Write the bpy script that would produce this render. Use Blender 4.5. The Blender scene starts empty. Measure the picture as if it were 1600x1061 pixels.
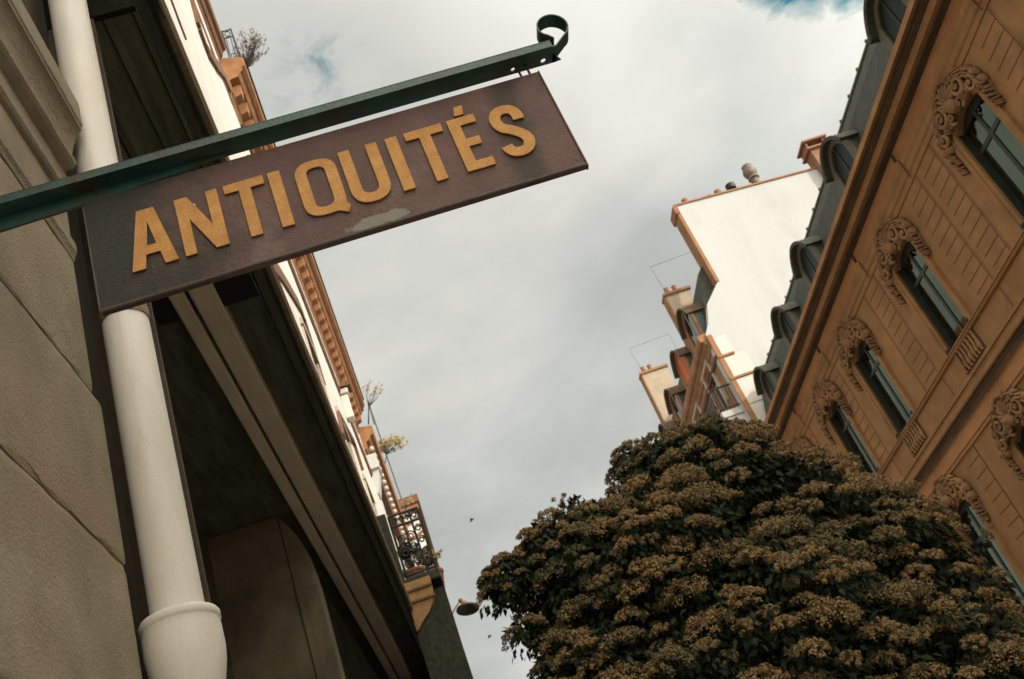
import bpy, bmesh, math, random
import numpy as np
from mathutils import Vector, Matrix, noise
random.seed(7); rng = np.random.default_rng(11)
S = bpy.context.scene; COL = S.collection
R = math.radians
G = -1.6                                  # ground level; the eye is at z = 0

# ------------------------------------------------------------------ camera
cd = bpy.data.cameras.new('camera'); cam = bpy.data.objects.new('camera', cd); COL.objects.link(cam)
M = Matrix(((0.94145443, 0.30660937, -0.14019366), (0.04677613, -0.53060219, -0.84632932), (-0.33387956, 0.79022276, -0.51387978)))
M = Matrix(((M[0][0], M[0][1], M[0][2]), (M[1][0], M[1][1], M[1][2]), (M[2][0], M[2][1], M[2][2])))
cam.matrix_world = M.to_4x4()
cd.sensor_width = 36; cd.lens = 1614.3/1600*36; cd.clip_start = .05; cd.clip_end = 3000
cd.dof.use_dof = True; cd.dof.focus_distance = 2.9; cd.dof.aperture_fstop = 10
S.camera = cam

# ------------------------------------------------------------------ light
SUN_EL, SUN_AZ = 24.0, 128.0               # azimuth clockwise from +Y
sd = Vector((math.sin(R(SUN_AZ))*math.cos(R(SUN_EL)), math.cos(R(SUN_AZ))*math.cos(R(SUN_EL)), math.sin(R(SUN_EL))))
sl = bpy.data.lights.new('sun', 'SUN'); sl.energy = 2.9; sl.angle = R(.6); sl.color = (1, .91, .81)
so = bpy.data.objects.new('sun', sl); COL.objects.link(so); so.location = (20, -20, 40)
so.rotation_euler = (-sd).to_track_quat('-Z', 'Y').to_euler()

W = bpy.data.worlds.new('World'); S.world = W; W.use_nodes = True
nt = W.node_tree; nt.nodes.clear()
def N(nt, t, **k):
    n = nt.nodes.new(t)
    for a, b in k.items():
        if a in n.inputs: n.inputs[a].default_value = b
        else: setattr(n, a, b)
    return n
def mth(nt, op, a, b=None, c=None, clamp=False):
    n = nt.nodes.new('ShaderNodeMath'); n.operation = op; n.use_clamp = clamp
    for i, v in enumerate((a, b, c)):
        if v is None: continue
        if isinstance(v, (int, float)): n.inputs[i].default_value = v
        else: nt.links.new(v, n.inputs[i])
    return n.outputs[0]
def mixc(nt, f, a, b, mode='MIX'):
    n = nt.nodes.new('ShaderNodeMix'); n.data_type = 'RGBA'; n.blend_type = mode
    for s, v in ((0, f), (6, a), (7, b)):
        if isinstance(v, (int, float)): n.inputs[s].default_value = v
        elif isinstance(v, tuple): n.inputs[s].default_value = v if len(v) == 4 else (*v, 1)
        else: nt.links.new(v, n.inputs[s])
    return n.outputs[2]
def ramp(nt, f, stops):
    n = nt.nodes.new('ShaderNodeValToRGB'); e = n.color_ramp.elements
    while len(e) < len(stops): e.new(.5)
    for i, (p, c) in enumerate(stops):
        e[i].position = p; e[i].color = (*c, 1) if isinstance(c, tuple) else (c, c, c, 1)
    nt.links.new(f, n.inputs[0]); return n.outputs[0]
def world():
    L = nt.links
    sky = N(nt, 'ShaderNodeTexSky', sky_type='NISHITA', sun_disc=False, sun_elevation=R(SUN_EL), sun_rotation=R(SUN_AZ), altitude=50, air_density=1.3, dust_density=1.5, ozone_density=1.5)
    tc = N(nt, 'ShaderNodeTexCoord'); d = tc.outputs['Generated']
    sx = N(nt, 'ShaderNodeSeparateXYZ'); L.new(d, sx.inputs[0])
    zz = mth(nt, 'MAXIMUM', sx.outputs[2], .02); zz = mth(nt, 'ADD', zz, .25)
    u = mth(nt, 'DIVIDE', sx.outputs[0], zz); v = mth(nt, 'DIVIDE', sx.outputs[1], zz)
    cv = N(nt, 'ShaderNodeCombineXYZ'); L.new(u, cv.inputs[0]); L.new(v, cv.inputs[1])
    def nz(sc, det, rough, dist=0, w=0):
        n = N(nt, 'ShaderNodeTexNoise', Scale=sc, Detail=det, Roughness=rough, Distortion=dist)
        mp = N(nt, 'ShaderNodeMapping'); mp.inputs[1].default_value = (w, w*.7, 0); L.new(cv.outputs[0], mp.inputs[0]); L.new(mp.outputs[0], n.inputs[0])
        return n.outputs[0]
    big = nz(1.7, 5, .52, .3, 3.1); fine = nz(5.5, 8, .6, .5, 1.3); soft = nz(.9, 2, .5, 0, 7.7); wisp = nz(16, 9, .62, .8, 5.3); wisp2 = nz(30, 6, .58, .6, 9.1)
    cl = ramp(nt, big, [(.30, (4.0, 4.28, 4.36)), (.48, (5.0, 5.25, 5.2)), (.68, (7.0, 7.1, 6.85))])
    cl = mixc(nt, 1.0, cl, ramp(nt, fine, [(.25, .93), (.75, 1.07)]), 'MULTIPLY')
    # brighter and creamier towards the zenith, where the cloud thins
    hi = ramp(nt, sx.outputs[2], [(.52, 0.0), (.84, 1.0)])
    cl = mixc(nt, mth(nt, 'MULTIPLY', hi, mth(nt, 'MULTIPLY_ADD', soft, 1.2, -.1)), cl, (7.6, 7.65, 7.3))
    # brighter cloud on the sun's side of the sky
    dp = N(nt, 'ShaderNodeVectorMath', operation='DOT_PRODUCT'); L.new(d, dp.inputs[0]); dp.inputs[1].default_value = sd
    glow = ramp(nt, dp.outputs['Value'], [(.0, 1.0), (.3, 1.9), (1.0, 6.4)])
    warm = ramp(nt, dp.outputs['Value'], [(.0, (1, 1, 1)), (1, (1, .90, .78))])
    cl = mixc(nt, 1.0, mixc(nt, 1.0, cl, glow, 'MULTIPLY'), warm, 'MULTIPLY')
    cl = mixc(nt, 1.0, cl, (1.02, 1.0, .965), 'MULTIPLY')
    # gaps of blue
    gap = None
    for (px, py, pz, r, s, n1, n2, lo, hi) in ((.477, .583, .657, .072, 1.0, 1.1, .9, .80, 1.15), (.438, .594, .675, .053, .9, 1.1, .9, .80, 1.15), (.511, .586, .629, .062, 1.0, 1.1, .9, .8, 1.15), (.036, .664, .747, .040, .62, 2.5, 2.5, 0., 1.1), (.012, .671, .741, .030, .45, 2.5, 2.5, 0., 1.1)):
        vv = Vector((px, py, pz)).normalized()
        q = N(nt, 'ShaderNodeVectorMath', operation='DISTANCE'); L.new(d, q.inputs[0]); q.inputs[1].default_value = vv
        e = mth(nt, 'DIVIDE', q.outputs['Value'], r)
        e = mth(nt, 'ADD', e, mth(nt, 'MULTIPLY_ADD', fine, n1, -n1*.48)); e = mth(nt, 'ADD', e, mth(nt, 'MULTIPLY_ADD', wisp, n2, -n2*.48))
        e = mth(nt, 'MULTIPLY', ramp(nt, mth(nt, 'MULTIPLY', e, .5), [(max(lo/2, 0), 1.0), (hi/2, 0.0)]), s)
        if s < .7: e = mth(nt, 'MULTIPLY', e, ramp(nt, wisp2, [(.44, 0.), (.68, 1.)]))
        gap = e if gap is None else mth(nt, 'MAXIMUM', gap, e)
    blue = mixc(nt, 1.0, sky.outputs[0], (.55, 1.55, 1.25), 'MULTIPLY')
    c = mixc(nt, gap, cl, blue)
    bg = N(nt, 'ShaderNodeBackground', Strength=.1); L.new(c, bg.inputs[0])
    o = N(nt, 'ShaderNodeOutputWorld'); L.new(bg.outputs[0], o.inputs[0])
world()
S.view_settings.view_transform = 'Standard'; S.view_settings.look = 'None'; S.view_settings.gamma = 1
S.view_settings.exposure = 0.0

# ------------------------------------------------------------------ materials
def mat(name, c1, c2=None, sc=6., rough=.8, bump=.0, bsc=40., metal=0., c3=None, sc3=1.2, lo3=.55, hi3=.7, spec=.4, stretch=(1, 1, 1), extra=None, crevice=0, grain=None, gamp=.30):
    if grain is None: grain = 45.
    m = bpy.data.materials.new(name); m.use_nodes = True; t = m.node_tree; L = t.links
    b = t.nodes['Principled BSDF']; b.inputs['Roughness'].default_value = rough; b.inputs['Metallic'].default_value = metal
    b.inputs['Specular IOR Level'].default_value = spec
    tc = N(t, 'ShaderNodeTexCoord'); mp = N(t, 'ShaderNodeMapping'); mp.inputs[3].default_value = stretch
    L.new(tc.outputs['Object'], mp.inputs[0])
    n1 = N(t, 'ShaderNodeTexNoise', Scale=sc, Detail=7., Roughness=.62); L.new(mp.outputs[0], n1.inputs[0])
    col = mixc(t, ramp(t, n1.outputs[0], [(.35, 0.), (.65, 1.)]), c1, c2 or tuple(x*.75 for x in c1))
    if c3:
        n3 = N(t, 'ShaderNodeTexNoise', Scale=sc3, Detail=9., Roughness=.68, Distortion=.4); L.new(mp.outputs[0], n3.inputs[0])
        col = mixc(t, ramp(t, n3.outputs[0], [(lo3, 0.), (hi3, 1.)]), col, c3)
    if grain:
        ng = N(t, 'ShaderNodeTexNoise', Scale=grain, Detail=3., Roughness=.8); L.new(tc.outputs['Object'], ng.inputs[0])
        col = mixc(t, 1.0, col, ramp(t, ng.outputs[0], [(.30, 1-gamp), (.70, 1+gamp*.6)]), 'MULTIPLY')
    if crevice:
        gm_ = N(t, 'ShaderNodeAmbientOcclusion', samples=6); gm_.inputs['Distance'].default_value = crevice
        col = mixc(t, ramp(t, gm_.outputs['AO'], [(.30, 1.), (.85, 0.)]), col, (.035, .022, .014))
    if extra: col = extra(t, tc, col)
    L.new(col, b.inputs['Base Color'])
    if bump:
        nb = N(t, 'ShaderNodeTexNoise', Scale=bsc, Detail=6., Roughness=.7); L.new(mp.outputs[0], nb.inputs[0])
        bp = N(t, 'ShaderNodeBump', Strength=bump, Distance=.02); L.new(nb.outputs[0], bp.inputs['Height']); L.new(bp.outputs[0], b.inputs['Normal'])
    return m

MT = {}
MT['left_stone'] = mat('left_stone', (.42, .36, .26), (.31, .265, .185), 3.5, .9, .7, 70, c3=(.43, .30, .19), sc3=1.3, lo3=.5, hi3=.75, grain=260., gamp=0.34)
MT['pipe'] = mat('pipe_paint', (.82, .80, .75), (.72, .67, .59), 5, .5, .12, 60, c3=(.40, .30, .20), sc3=4, lo3=.60, hi3=.78, stretch=(1.5, 1.5, .35), spec=.5, grain=260., gamp=0.14)
MT['dark_wood'] = mat('dark_green_wood', (.062, .066, .048), (.034, .038, .028), 5, .85, .3, 30, stretch=(3, .5, 3), spec=.05, grain=120., gamp=0.34)
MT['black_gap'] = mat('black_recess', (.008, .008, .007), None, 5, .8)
MT['cream_wood'] = mat('taupe_board', (.66, .56, .42), (.55, .46, .34), 4, .7, .2, 50, stretch=(2, .6, 2), grain=120., gamp=0.34)
MT['panel_wood'] = mat('taupe_panel', (.19, .145, .092), (.12, .095, .06), 3, .7, .2, 50)
MT['pale_wall'] = mat('pale_render', (.74, .71, .66), (.64, .60, .55), 2, .9, .3, 40, c3=(.5, .40, .30), sc3=.9, lo3=.60, hi3=.85)
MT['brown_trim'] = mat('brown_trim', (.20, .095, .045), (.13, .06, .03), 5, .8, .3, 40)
MT['cornice_left'] = mat('ochre_cornice', (.38, .19, .085), (.26, .12, .052), 5, .85, .4, 40)
MT['tan_stone'] = mat('ochre_stone', (.39, .205, .083), (.31, .155, .060), 1.6, .9, .45, 60, c3=(.22, .12, .055), sc3=1.1, lo3=.47, hi3=.78)
MT['orange_stone'] = mat('orange_stone', (.50, .25, .105), (.40, .19, .08), 1.8, .9, .4, 50, c3=(.30, .14, .06), sc3=.8, lo3=.5, hi3=.75, stretch=(1, .4, 1))
MT['groove'] = mat('groove_dirt', (.13, .07, .036), None, 5, .95)
MT['shade_brown'] = mat('shade_brown_stone', (.12, .075, .04), (.07, .045, .028), 4, .95, .5, 30, stretch=(1, .3, 1))  # dark brown; on the mansion it paints shade under cornice and string course
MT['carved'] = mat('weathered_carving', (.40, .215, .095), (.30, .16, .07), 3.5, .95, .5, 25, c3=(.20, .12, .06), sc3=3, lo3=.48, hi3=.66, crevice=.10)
MT['zinc'] = mat('dark_slate_roof', (.062, .072, .05), (.035, .043, .032), 8, .7, .5, 30, c3=(.10, .085, .045), sc3=2, lo3=.5, hi3=.7, grain=20., gamp=.5)
MT['zinc_trim'] = mat('zinc_trim', (.14, .125, .08), (.09, .085, .055), 8, .6, .2)
MT['zinc_blue'] = mat('blue_zinc', (.055, .085, .085), (.04, .06, .06), 6, .5, .2)
MT['win_dark'] = mat('dark_window_frame', (.022, .026, .018), None, 8, .4)
MT['win_pale'] = mat('pale_window_frame', (.55, .47, .36), None, 8, .5)
MT['curtain'] = mat('grey_green_blind', (.34, .40, .26), (.20, .25, .16), 3, .8, stretch=(1, 6, .4))
MT['return_panel'] = mat('return_panel_paint', (.21, .165, .105), (.14, .11, .07), 2.5, .9, .3, 50, c3=(.06, .055, .035), sc3=1.1, lo3=.5, hi3=.7, grain=120., gamp=0.34)
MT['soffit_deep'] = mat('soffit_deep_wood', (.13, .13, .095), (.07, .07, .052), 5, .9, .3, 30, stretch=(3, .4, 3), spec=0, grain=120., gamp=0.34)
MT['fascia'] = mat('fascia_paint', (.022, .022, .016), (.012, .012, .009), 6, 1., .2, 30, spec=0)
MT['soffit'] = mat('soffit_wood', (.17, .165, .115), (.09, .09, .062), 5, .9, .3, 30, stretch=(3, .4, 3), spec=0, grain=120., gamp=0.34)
def glass(name, c, r=.08):
    m = mat(name, c, None, 3, r, 0, spec=.9); return m
def clear_glass(name):
    m = bpy.data.materials.new(name); m.use_nodes = True; t = m.node_tree; L = t.links; t.nodes.clear()
    a = N(t, 'ShaderNodeBsdfTransparent'); a.inputs[0].default_value = (.52, .62, .45, 1); g = N(t, 'ShaderNodeBsdfGlossy', Roughness=.03); g.inputs[0].default_value = (.72, .84, .66, 1)
    f = N(t, 'ShaderNodeFresnel', IOR=1.55); x = N(t, 'ShaderNodeMixShader'); L.new(mth(t, 'MULTIPLY_ADD', f.outputs[0], 1.0, .10, True), x.inputs[0])
    L.new(a.outputs[0], x.inputs[1]); L.new(g.outputs[0], x.inputs[2]); o = N(t, 'ShaderNodeOutputMaterial'); L.new(x.outputs[0], o.inputs[0]); return m
MT['clear'] = clear_glass('clear_window_glass')
MT['attic_glass'] = mat('attic_glass', (.012, .016, .011), None, 5, .35, spec=.25)
MT['glass'] = glass('window_glass', (.018, .024, .018), .05)
MT['white_wall'] = mat('white_render', (.56, .565, .56), (.52, .525, .515), .4, .9, .2, 8, c3=(.44, .43, .40), sc3=.45, lo3=.5, hi3=.8, stretch=(1.6, 1, .5))
MT['pink_stone'] = mat('pink_quoin', (.70, .64, .59), (.64, .57, .52), .9, .9)
MT['brick'] = mat('brick', (.36, .18, .11), (.27, .12, .075), 4, .9, .4, 20, c3=(.46, .30, .22), sc3=2)
MT['terracotta'] = mat('terracotta', (.34, .15, .09), (.26, .10, .06), 5, .8)
MT['mid_stone'] = mat('red_ochre_stone', (.38, .20, .10), (.28, .14, .065), 2, .9, .3, 20, c3=(.30, .14, .07), sc3=.8)
MT['iron'] = mat('black_iron', (.012, .013, .011), None, 6, .5)
MT['orange_blind'] = mat('orange_blind', (.70, .16, .04), None, 6, .8)
MT['bounce_ground'] = mat('pale_bounce_road', (.30, .28, .25), (.22, .20, .18), 4, .9, .3, 60)  # unseen ground, made pale to bounce light up onto the soffits
MT['pavement'] = mat('paving', (.42, .39, .34), (.34, .31, .27), 2, .9, .3, 30)
MT['kerb'] = mat('granite_kerb', (.3, .29, .27), None, 4, .85)
MT['bark'] = mat('bark', (.055, .04, .025), (.03, .022, .014), 10, .95, .6, 20, stretch=(3, 3, .5))
MT['lamp'] = mat('brown_lamp_metal', (.16, .12, .085), (.11, .08, .055), 6, .5)
MT['lamp_arm'] = mat('pink_lamp_arm', (.42, .24, .17), None, 6, .5)
MT['bird'] = mat('dark_feathers', (.03, .025, .02), None, 9, .8)
MT['mark'] = mat('white_paint', (.75, .75, .72), None, 5, .7)
MT['bracket'] = mat('bracket_green_paint', (.020, .095, .074), (.012, .045, .037), 9, .38, .25, 70, c3=(.035, .030, .018), sc3=6, lo3=.50, hi3=.66, spec=.5, stretch=(1, 1, 1), grain=260., gamp=0.34)
MT['letter'] = mat('ochre_letter_paint', (.66, .335, .095), (.50, .235, .055), 14, .6, .3, 90, c3=(.38, .15, .04), sc3=11, lo3=.58, hi3=.74, grain=260., gamp=0.22)
def sign_extra(t, tc, col):
    L = t.links; sp = N(t, 'ShaderNodeSeparateXYZ'); L.new(tc.outputs['Object'], sp.inputs[0])
    x, z = sp.outputs[0], sp.outputs[2]
    nz = N(t, 'ShaderNodeTexNoise', Scale=7., Detail=8., Roughness=.65); L.new(tc.outputs['Object'], nz.inputs[0])
    n2 = N(t, 'ShaderNodeTexNoise', Scale=26., Detail=6., Roughness=.7); L.new(tc.outputs['Object'], n2.inputs[0])
    # dark green-black patina spreading from the wall end (local x 0 .. 1.24)
    f = mth(t, 'ADD', mth(t, 'MULTIPLY', x, -2.3), mth(t, 'MULTIPLY', nz.outputs[0], 1.9))
    col = mixc(t, ramp(t, f, [(-.25+.25, 0.), (.75, 1.)]), col, (.024, .024, .018))
    # run of dirt below the outer shackle
    g = mth(t, 'ABSOLUTE', mth(t, 'SUBTRACT', mth(t, 'SUBTRACT', x, mth(t, 'MULTIPLY', z, .09)), 1.10))
    g = mth(t, 'ADD', g, mth(t, 'MULTIPLY_ADD', nz.outputs[0], .10, -.05))
    col = mixc(t, ramp(t, g, [(.015, .85), (.06, 0.)]), col, (.035, .026, .018))
    # flaked grey-blue patch on the lower edge
    a = mth(t, 'DIVIDE', mth(t, 'SUBTRACT', x, .695), .085); b = mth(t, 'DIVIDE', mth(t, 'SUBTRACT', z, .028), .020)
    b = mth(t, 'SUBTRACT', b, mth(t, 'MULTIPLY', a, .15))
    q = mth(t, 'ADD', mth(t, 'MULTIPLY', a, a), mth(t, 'MULTIPLY', b, b)); q = mth(t, 'ADD', q, mth(t, 'MULTIPLY_ADD', n2.outputs[0], 2.6, -1.3))
    col = mixc(t, ramp(t, q, [(.7, .85), (1.0, 0.)]), col, (.25, .245, .20))
    # sparse chips of white
    v = N(t, 'ShaderNodeTexVoronoi', Scale=26., Randomness=1.); L.new(tc.outputs['Object'], v.inputs[0])
    s2 = N(t, 'ShaderNodeSeparateColor'); L.new(v.outputs['Color'], s2.inputs[0])
    k = mth(t, 'MULTIPLY', mth(t, 'LESS_THAN', v.outputs['Distance'], .10), mth(t, 'GREATER_THAN', s2.outputs[0], .93))
    return mixc(t, k, col, (.6, .58, .5))
MT['sign'] = mat('sign_plum_paint', (.155, .082, .068), (.100, .056, .048), 6, .62, .35, 60, c3=(.19, .125, .115), sc3=4, lo3=.55, hi3=.75, extra=sign_extra, grain=260., gamp=0.34)

# ------------------------------------------------------------------ mesh helpers
class MB:
    def __init__(s): s.v = []; s.f = []
    def add(s, vs, fs):
        b = len(s.v); s.v += [tuple(p) for p in vs]; s.f += [tuple(b+i for i in f) for f in fs]; return s
    def box(s, x0, x1, y0, y1, z0, z1):
        return s.add([(x0,y0,z0),(x1,y0,z0),(x1,y1,z0),(x0,y1,z0),(x0,y0,z1),(x1,y0,z1),(x1,y1,z1),(x0,y1,z1)],
              [(0,3,2,1),(4,5,6,7),(0,1,5,4),(1,2,6,5),(2,3,7,6),(3,0,4,7)])
    def prism(s, pts, y0, y1, seg=1, jit=0):     # closed (x,z) outline swept along y
        n = len(pts); vs = []
        for k in range(seg+1):
            y = y0+(y1-y0)*k/seg
            for (x, z) in pts:
                vs.append((x+(random.uniform(-jit, jit) if jit else 0), y, z+(random.uniform(-jit, jit) if jit else 0)))
        fs = [tuple(range(n)), tuple(reversed(range(seg*n, seg*n+n)))]
        for k in range(seg):
            for i in range(n):
                j = (i+1) % n; fs.append((k*n+i, k*n+n+i, k*n+n+j, k*n+j))
        return s.add(vs, fs)
    def prismx(s, pts, x0, x1):                  # closed (y,z) outline swept along x
        n = len(pts); vs = [(x0, y, z) for y, z in pts]+[(x1, y, z) for y, z in pts]
        return s.add(vs, [tuple(range(n)), tuple(reversed(range(n, 2*n)))]+[(i, n+i, n+(i+1) % n, (i+1) % n) for i in range(n)])
    def prismz(s, pts, z0, z1):
        n = len(pts); vs = [(x, y, z0) for x, y in pts]+[(x, y, z1) for x, y in pts]
        return s.add(vs, [tuple(reversed(range(n))), tuple(range(n, 2*n))]+[(i, (i+1) % n, n+(i+1) % n, n+i) for i in range(n)])
    def strip(s, a, b):                          # band between two polylines
        n = len(a); return s.add(list(a)+list(b), [(i, i+1, n+i+1, n+i) for i in range(n-1)])
    def tube(s, pts, r, n=8, caps=True):
        pts = [Vector(p) for p in pts]; rs = r if isinstance(r, (list, tuple)) else [r]*len(pts); vs = []
        up = None
        for i, p in enumerate(pts):
            t = (pts[min(i+1, len(pts)-1)]-pts[max(i-1, 0)]).normalized()
            if up is None: up = t.orthogonal().normalized()
            up = (up-t*up.dot(t)); up = up.normalized() if up.length > 1e-6 else t.orthogonal().normalized()
            w = t.cross(up)
            for k in range(n):
                a = 2*math.pi*k/n; vs.append(p+(up*math.cos(a)+w*math.sin(a))*rs[i])
        fs = []
        for i in range(len(pts)-1):
            for k in range(n): fs.append((i*n+k, i*n+(k+1) % n, (i+1)*n+(k+1) % n, (i+1)*n+k))
        if caps: fs += [tuple(reversed(range(n))), tuple(range((len(pts)-1)*n, len(pts)*n))]
        return s.add(vs, fs)
    def lathe(s, prof, cx, cy, n=24):
        vs = [(cx+r*math.cos(2*math.pi*k/n), cy+r*math.sin(2*math.pi*k/n), z) for r, z in prof for k in range(n)]
        return s.add(vs, [(i*n+k, i*n+(k+1) % n, (i+1)*n+(k+1) % n, (i+1)*n+k) for i in range(len(prof)-1) for k in range(n)])
    def ball(s, c, r, n=8, m=5, sq=(1, 1, 1)):
        vs = []
        for i in range(m+1):
            a = math.pi*i/m
            for k in range(n): vs.append((c[0]+r*sq[0]*math.sin(a)*math.cos(2*math.pi*k/n), c[1]+r*sq[1]*math.sin(a)*math.sin(2*math.pi*k/n), c[2]+r*sq[2]*math.cos(a)))
        return s.add(vs, [(i*n+k, (i+1)*n+k, (i+1)*n+(k+1) % n, i*n+(k+1) % n) for i in range(m) for k in range(n)])
    def out(s, k=4/3): s.v = [(x*k, y*k, z*k) for x, y, z in s.v]; return s
    def build(s, name, m, parent=None, org=None, smooth=False, bevel=0):
        pw = Vector(parent['_w']) if parent is not None else Vector((0, 0, 0))
        o0 = Vector(org) if org is not None else pw
        me = bpy.data.meshes.new(name); me.from_pydata([tuple(Vector(p)-o0) for p in s.v], [], s.f)
        bm = bmesh.new(); bm.from_mesh(me); bmesh.ops.recalc_face_normals(bm, faces=bm.faces)
        if bevel: bmesh.ops.bevel(bm, geom=[e for e in bm.edges if len(e.link_faces) == 2 and e.calc_face_angle(0) > .6], offset=bevel, segments=2, affect='EDGES', profile=.6)
        if smooth:
            for f in bm.faces: f.smooth = True
            for e in bm.edges:
                if len(e.link_faces) == 2 and e.calc_face_angle(0) > R(38): e.smooth = False
        bm.to_mesh(me); bm.free()
        me.materials.append(m if not isinstance(m, str) else MT[m])
        o = bpy.data.objects.new(name, me); COL.objects.link(o); o.parent = parent
        o.location = o0-pw; o['_w'] = tuple(o0); return o
def tag(o, label, cat, group=None):
    o['label'] = label; o['category'] = cat
    if group: o['group'] = group
    return o
def thing(name, loc, label, cat, group=None):
    o = bpy.data.objects.new(name, None); COL.objects.link(o); o.location = loc; o['_w'] = tuple(loc)
    o.empty_display_size = .2
    return tag(o, label, cat, group)
def kids(o): return [c for c in COL.objects if c.parent == o]
def copy_tree(o, off=(0, 0, 0), parent=None):
    c = o.copy(); COL.objects.link(c)
    if parent is not None: c.parent = parent
    else: c.location = Vector(o.location)+Vector(off)
    c['_w'] = tuple(Vector(o['_w'])+Vector(off))
    for k in kids(o): copy_tree(k, off, c)
    return c
def struct(o): o['kind'] = 'structure'; return o

def wall_holes(mb, x, dirx, y0, y1, z0, z1, holes, depth):
    """facade sheet in the plane x with rectangular openings (ya,yb,za,zb) and their reveals going dirx*depth inwards"""
    ys = sorted({y0, y1, *[h[0] for h in holes], *[h[1] for h in holes]}); zs = sorted({z0, z1, *[h[2] for h in holes], *[h[3] for h in holes]})
    for a, b in zip(ys, ys[1:]):
        for c, d in zip(zs, zs[1:]):
            my, mz = (a+b)/2, (c+d)/2
            if any(h[0] < my < h[1] and h[2] < mz < h[3] for h in holes): continue
            mb.add([(x, a, c), (x, b, c), (x, b, d), (x, a, d)], [(0, 1, 2, 3)])
    xi = x+dirx*depth
    for (a, b, c, d) in holes:
        mb.add([(x, a, c), (x, b, c), (x, b, d), (x, a, d), (xi, a, c), (xi, b, c), (xi, b, d), (xi, a, d)],
               [(0, 1, 5, 4), (1, 2, 6, 5), (2, 3, 7, 6), (3, 0, 4, 7)])
    return mb

# ------------------------------------------------------------------ ground
mb = MB(); mb.add([(-300, -200, G), (300, -200, G), (300, 400, G), (-300, 400, G)], [(0, 1, 2, 3)]); struct(mb.build('unseen_bounce_road', 'bounce_ground'))
for x0, x1, nm in ((-.8, 1.9, 'pavement'), (9.3, 12.0, 'pavement')):
    struct(MB().box(x0, x1, -30, 60, G-.2, G+.13).build(nm, 'pavement'))
for x0, x1 in ((1.9, 2.05), (9.15, 9.3)):
    struct(MB().box(x0, x1, -30, 60, G-.2, G+.134).build('kerb', 'kerb', bevel=.01))

# ================================================================== SIGN
SY = 2.0
sg = thing('hanging_sign', (-.556, SY, 1.637), 'weathered plum brown shop sign reading ANTIQUITÉS in ochre letters', 'shop sign')
mb = MB().box(-.556, .684, SY, SY+.014, 1.637, 2.002); mb.build('panel', 'sign', sg, bevel=.0015)
mb = MB().tube([(-.556, SY-.002, 1.641), (.684, SY-.002, 1.641)], .0048, 8); mb.build('rolled_edge', mat('sign_edge', (.06, .042, .036), (.10, .075, .065), 18, .5), sg, smooth=True)
MB().box(.6845, .6885, SY-.003, SY+.016, 1.637, 2.002).build('end_strip', mat('sign_end', (.16, .06, .035), (.10, .04, .025), 12, .6), sg)

def curve_mesh(splines, depth):
    cu = bpy.data.curves.new('c', 'CURVE'); cu.dimensions = '2D'; cu.fill_mode = 'BOTH'; cu.extrude = depth/2; cu.bevel_depth = .0009; cu.bevel_resolution = 1
    for pts in splines:
        sp = cu.splines.new('POLY'); sp.points.add(len(pts)-1); sp.use_cyclic_u = True
        for i, (x, y) in enumerate(pts): sp.points[i].co = (x, y, 0, 1)
    o = bpy.data.objects.new('c', cu); COL.objects.link(o)
    bpy.context.view_layer.update()
    me = bpy.data.meshes.new_from_object(o.evaluated_get(bpy.context.evaluated_depsgraph_get()))
    bpy.data.objects.remove(o); bpy.data.curves.remove(cu); return me
def band(path, t0, n_smooth=0):
    P = [Vector((x, y)) for x, y in path]; l, r = [], []
    for i, p in enumerate(P):
        d = (P[min(i+1, len(P)-1)]-P[max(i-1, 0)]).normalized(); nn = Vector((-d.y, d.x))
        t = t0(i/(len(P)-1)) if callable(t0) else t0
        l.append(tuple(p+nn*t/2)); r.append(tuple(p-nn*t/2))
    return l+r[::-1]
def arc(cx, cy, rx, ry, a0, a1, n=12, p=1.0):
    out = []
    for i in range(n+1):
        a = R(a0+(a1-a0)*i/n); c, s_ = math.cos(a), math.sin(a)
        out.append((cx+rx*math.copysign(abs(c)**p, c), cy+ry*math.copysign(abs(s_)**p, s_)))
    return out
H = .187; T = .034
def L_A(w): return [[(0, 0), (.032, 0), (.0385, .042), (w-.0385, .042), (w-.032, 0), (w, 0), (w*.5+.021, H), (w*.5-.021, H)], [(.0435, .068), (w*.5, .152), (w-.0435, .068)]]
def L_N(w): return [[(0, 0), (.027, 0), (.027, .118), (w-.032, 0), (w, 0), (w, H), (w-.027, H), (w-.027, .072), (.032, H), (0, H)]]
def L_T(w): return [[(w/2-.0145, 0), (w/2+.0145, 0), (w/2+.0145, H-.027), (w, H-.027), (w, H), (0, H), (0, H-.027), (w/2-.0145, H-.027)]]
def L_I(w): return [[(0, 0), (w, 0), (w, H), (0, H)]]
def L_Q(w):
    o = arc(w/2, H-.046, w/2, .046, 0, 180, 14, .8)+arc(w/2, .046, w/2, .046, 180, 360, 14, .8)[:]
    i = arc(w/2, H-.046, w/2-.0285, .022, 0, 180, 10, .8)+arc(w/2, .046, w/2-.0285, .022, 180, 360, 10, .8)
    # fold the tail into the outer outline at the lower right
    k0 = [k for k, p in enumerate(o) if p[0] > w*.68 and p[1] < .024 and k > 15]
    o = [p for k, p in enumerate(o) if k not in k0]
    ins = max(k for k, p in enumerate(o) if p[1] < .046 and p[0] <= w*.68)+1
    o[ins:ins] = [(w*.74, .001), (w*.95, -.012), (w*1.04, .007), (w*.97, .022)]
    return [o, i]
def L_U(w):
    o = [(w, H)]+[(w-.0285, H)]+arc(w/2, .050, w/2-.0285, .025, 0, -180, 12, .85)+[(.0285, H), (0, H)]+arc(w/2, .050, w/2, .053, 180, 360, 16, .85)
    return [o]
def L_E(w): return [[(0, 0), (w, 0), (w, .027), (.029, .027), (.029, .082), (w-.010, .082), (w-.010, .108), (.029, .108), (.029, H-.027), (w, H-.027), (w, H), (0, H)]]
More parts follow.
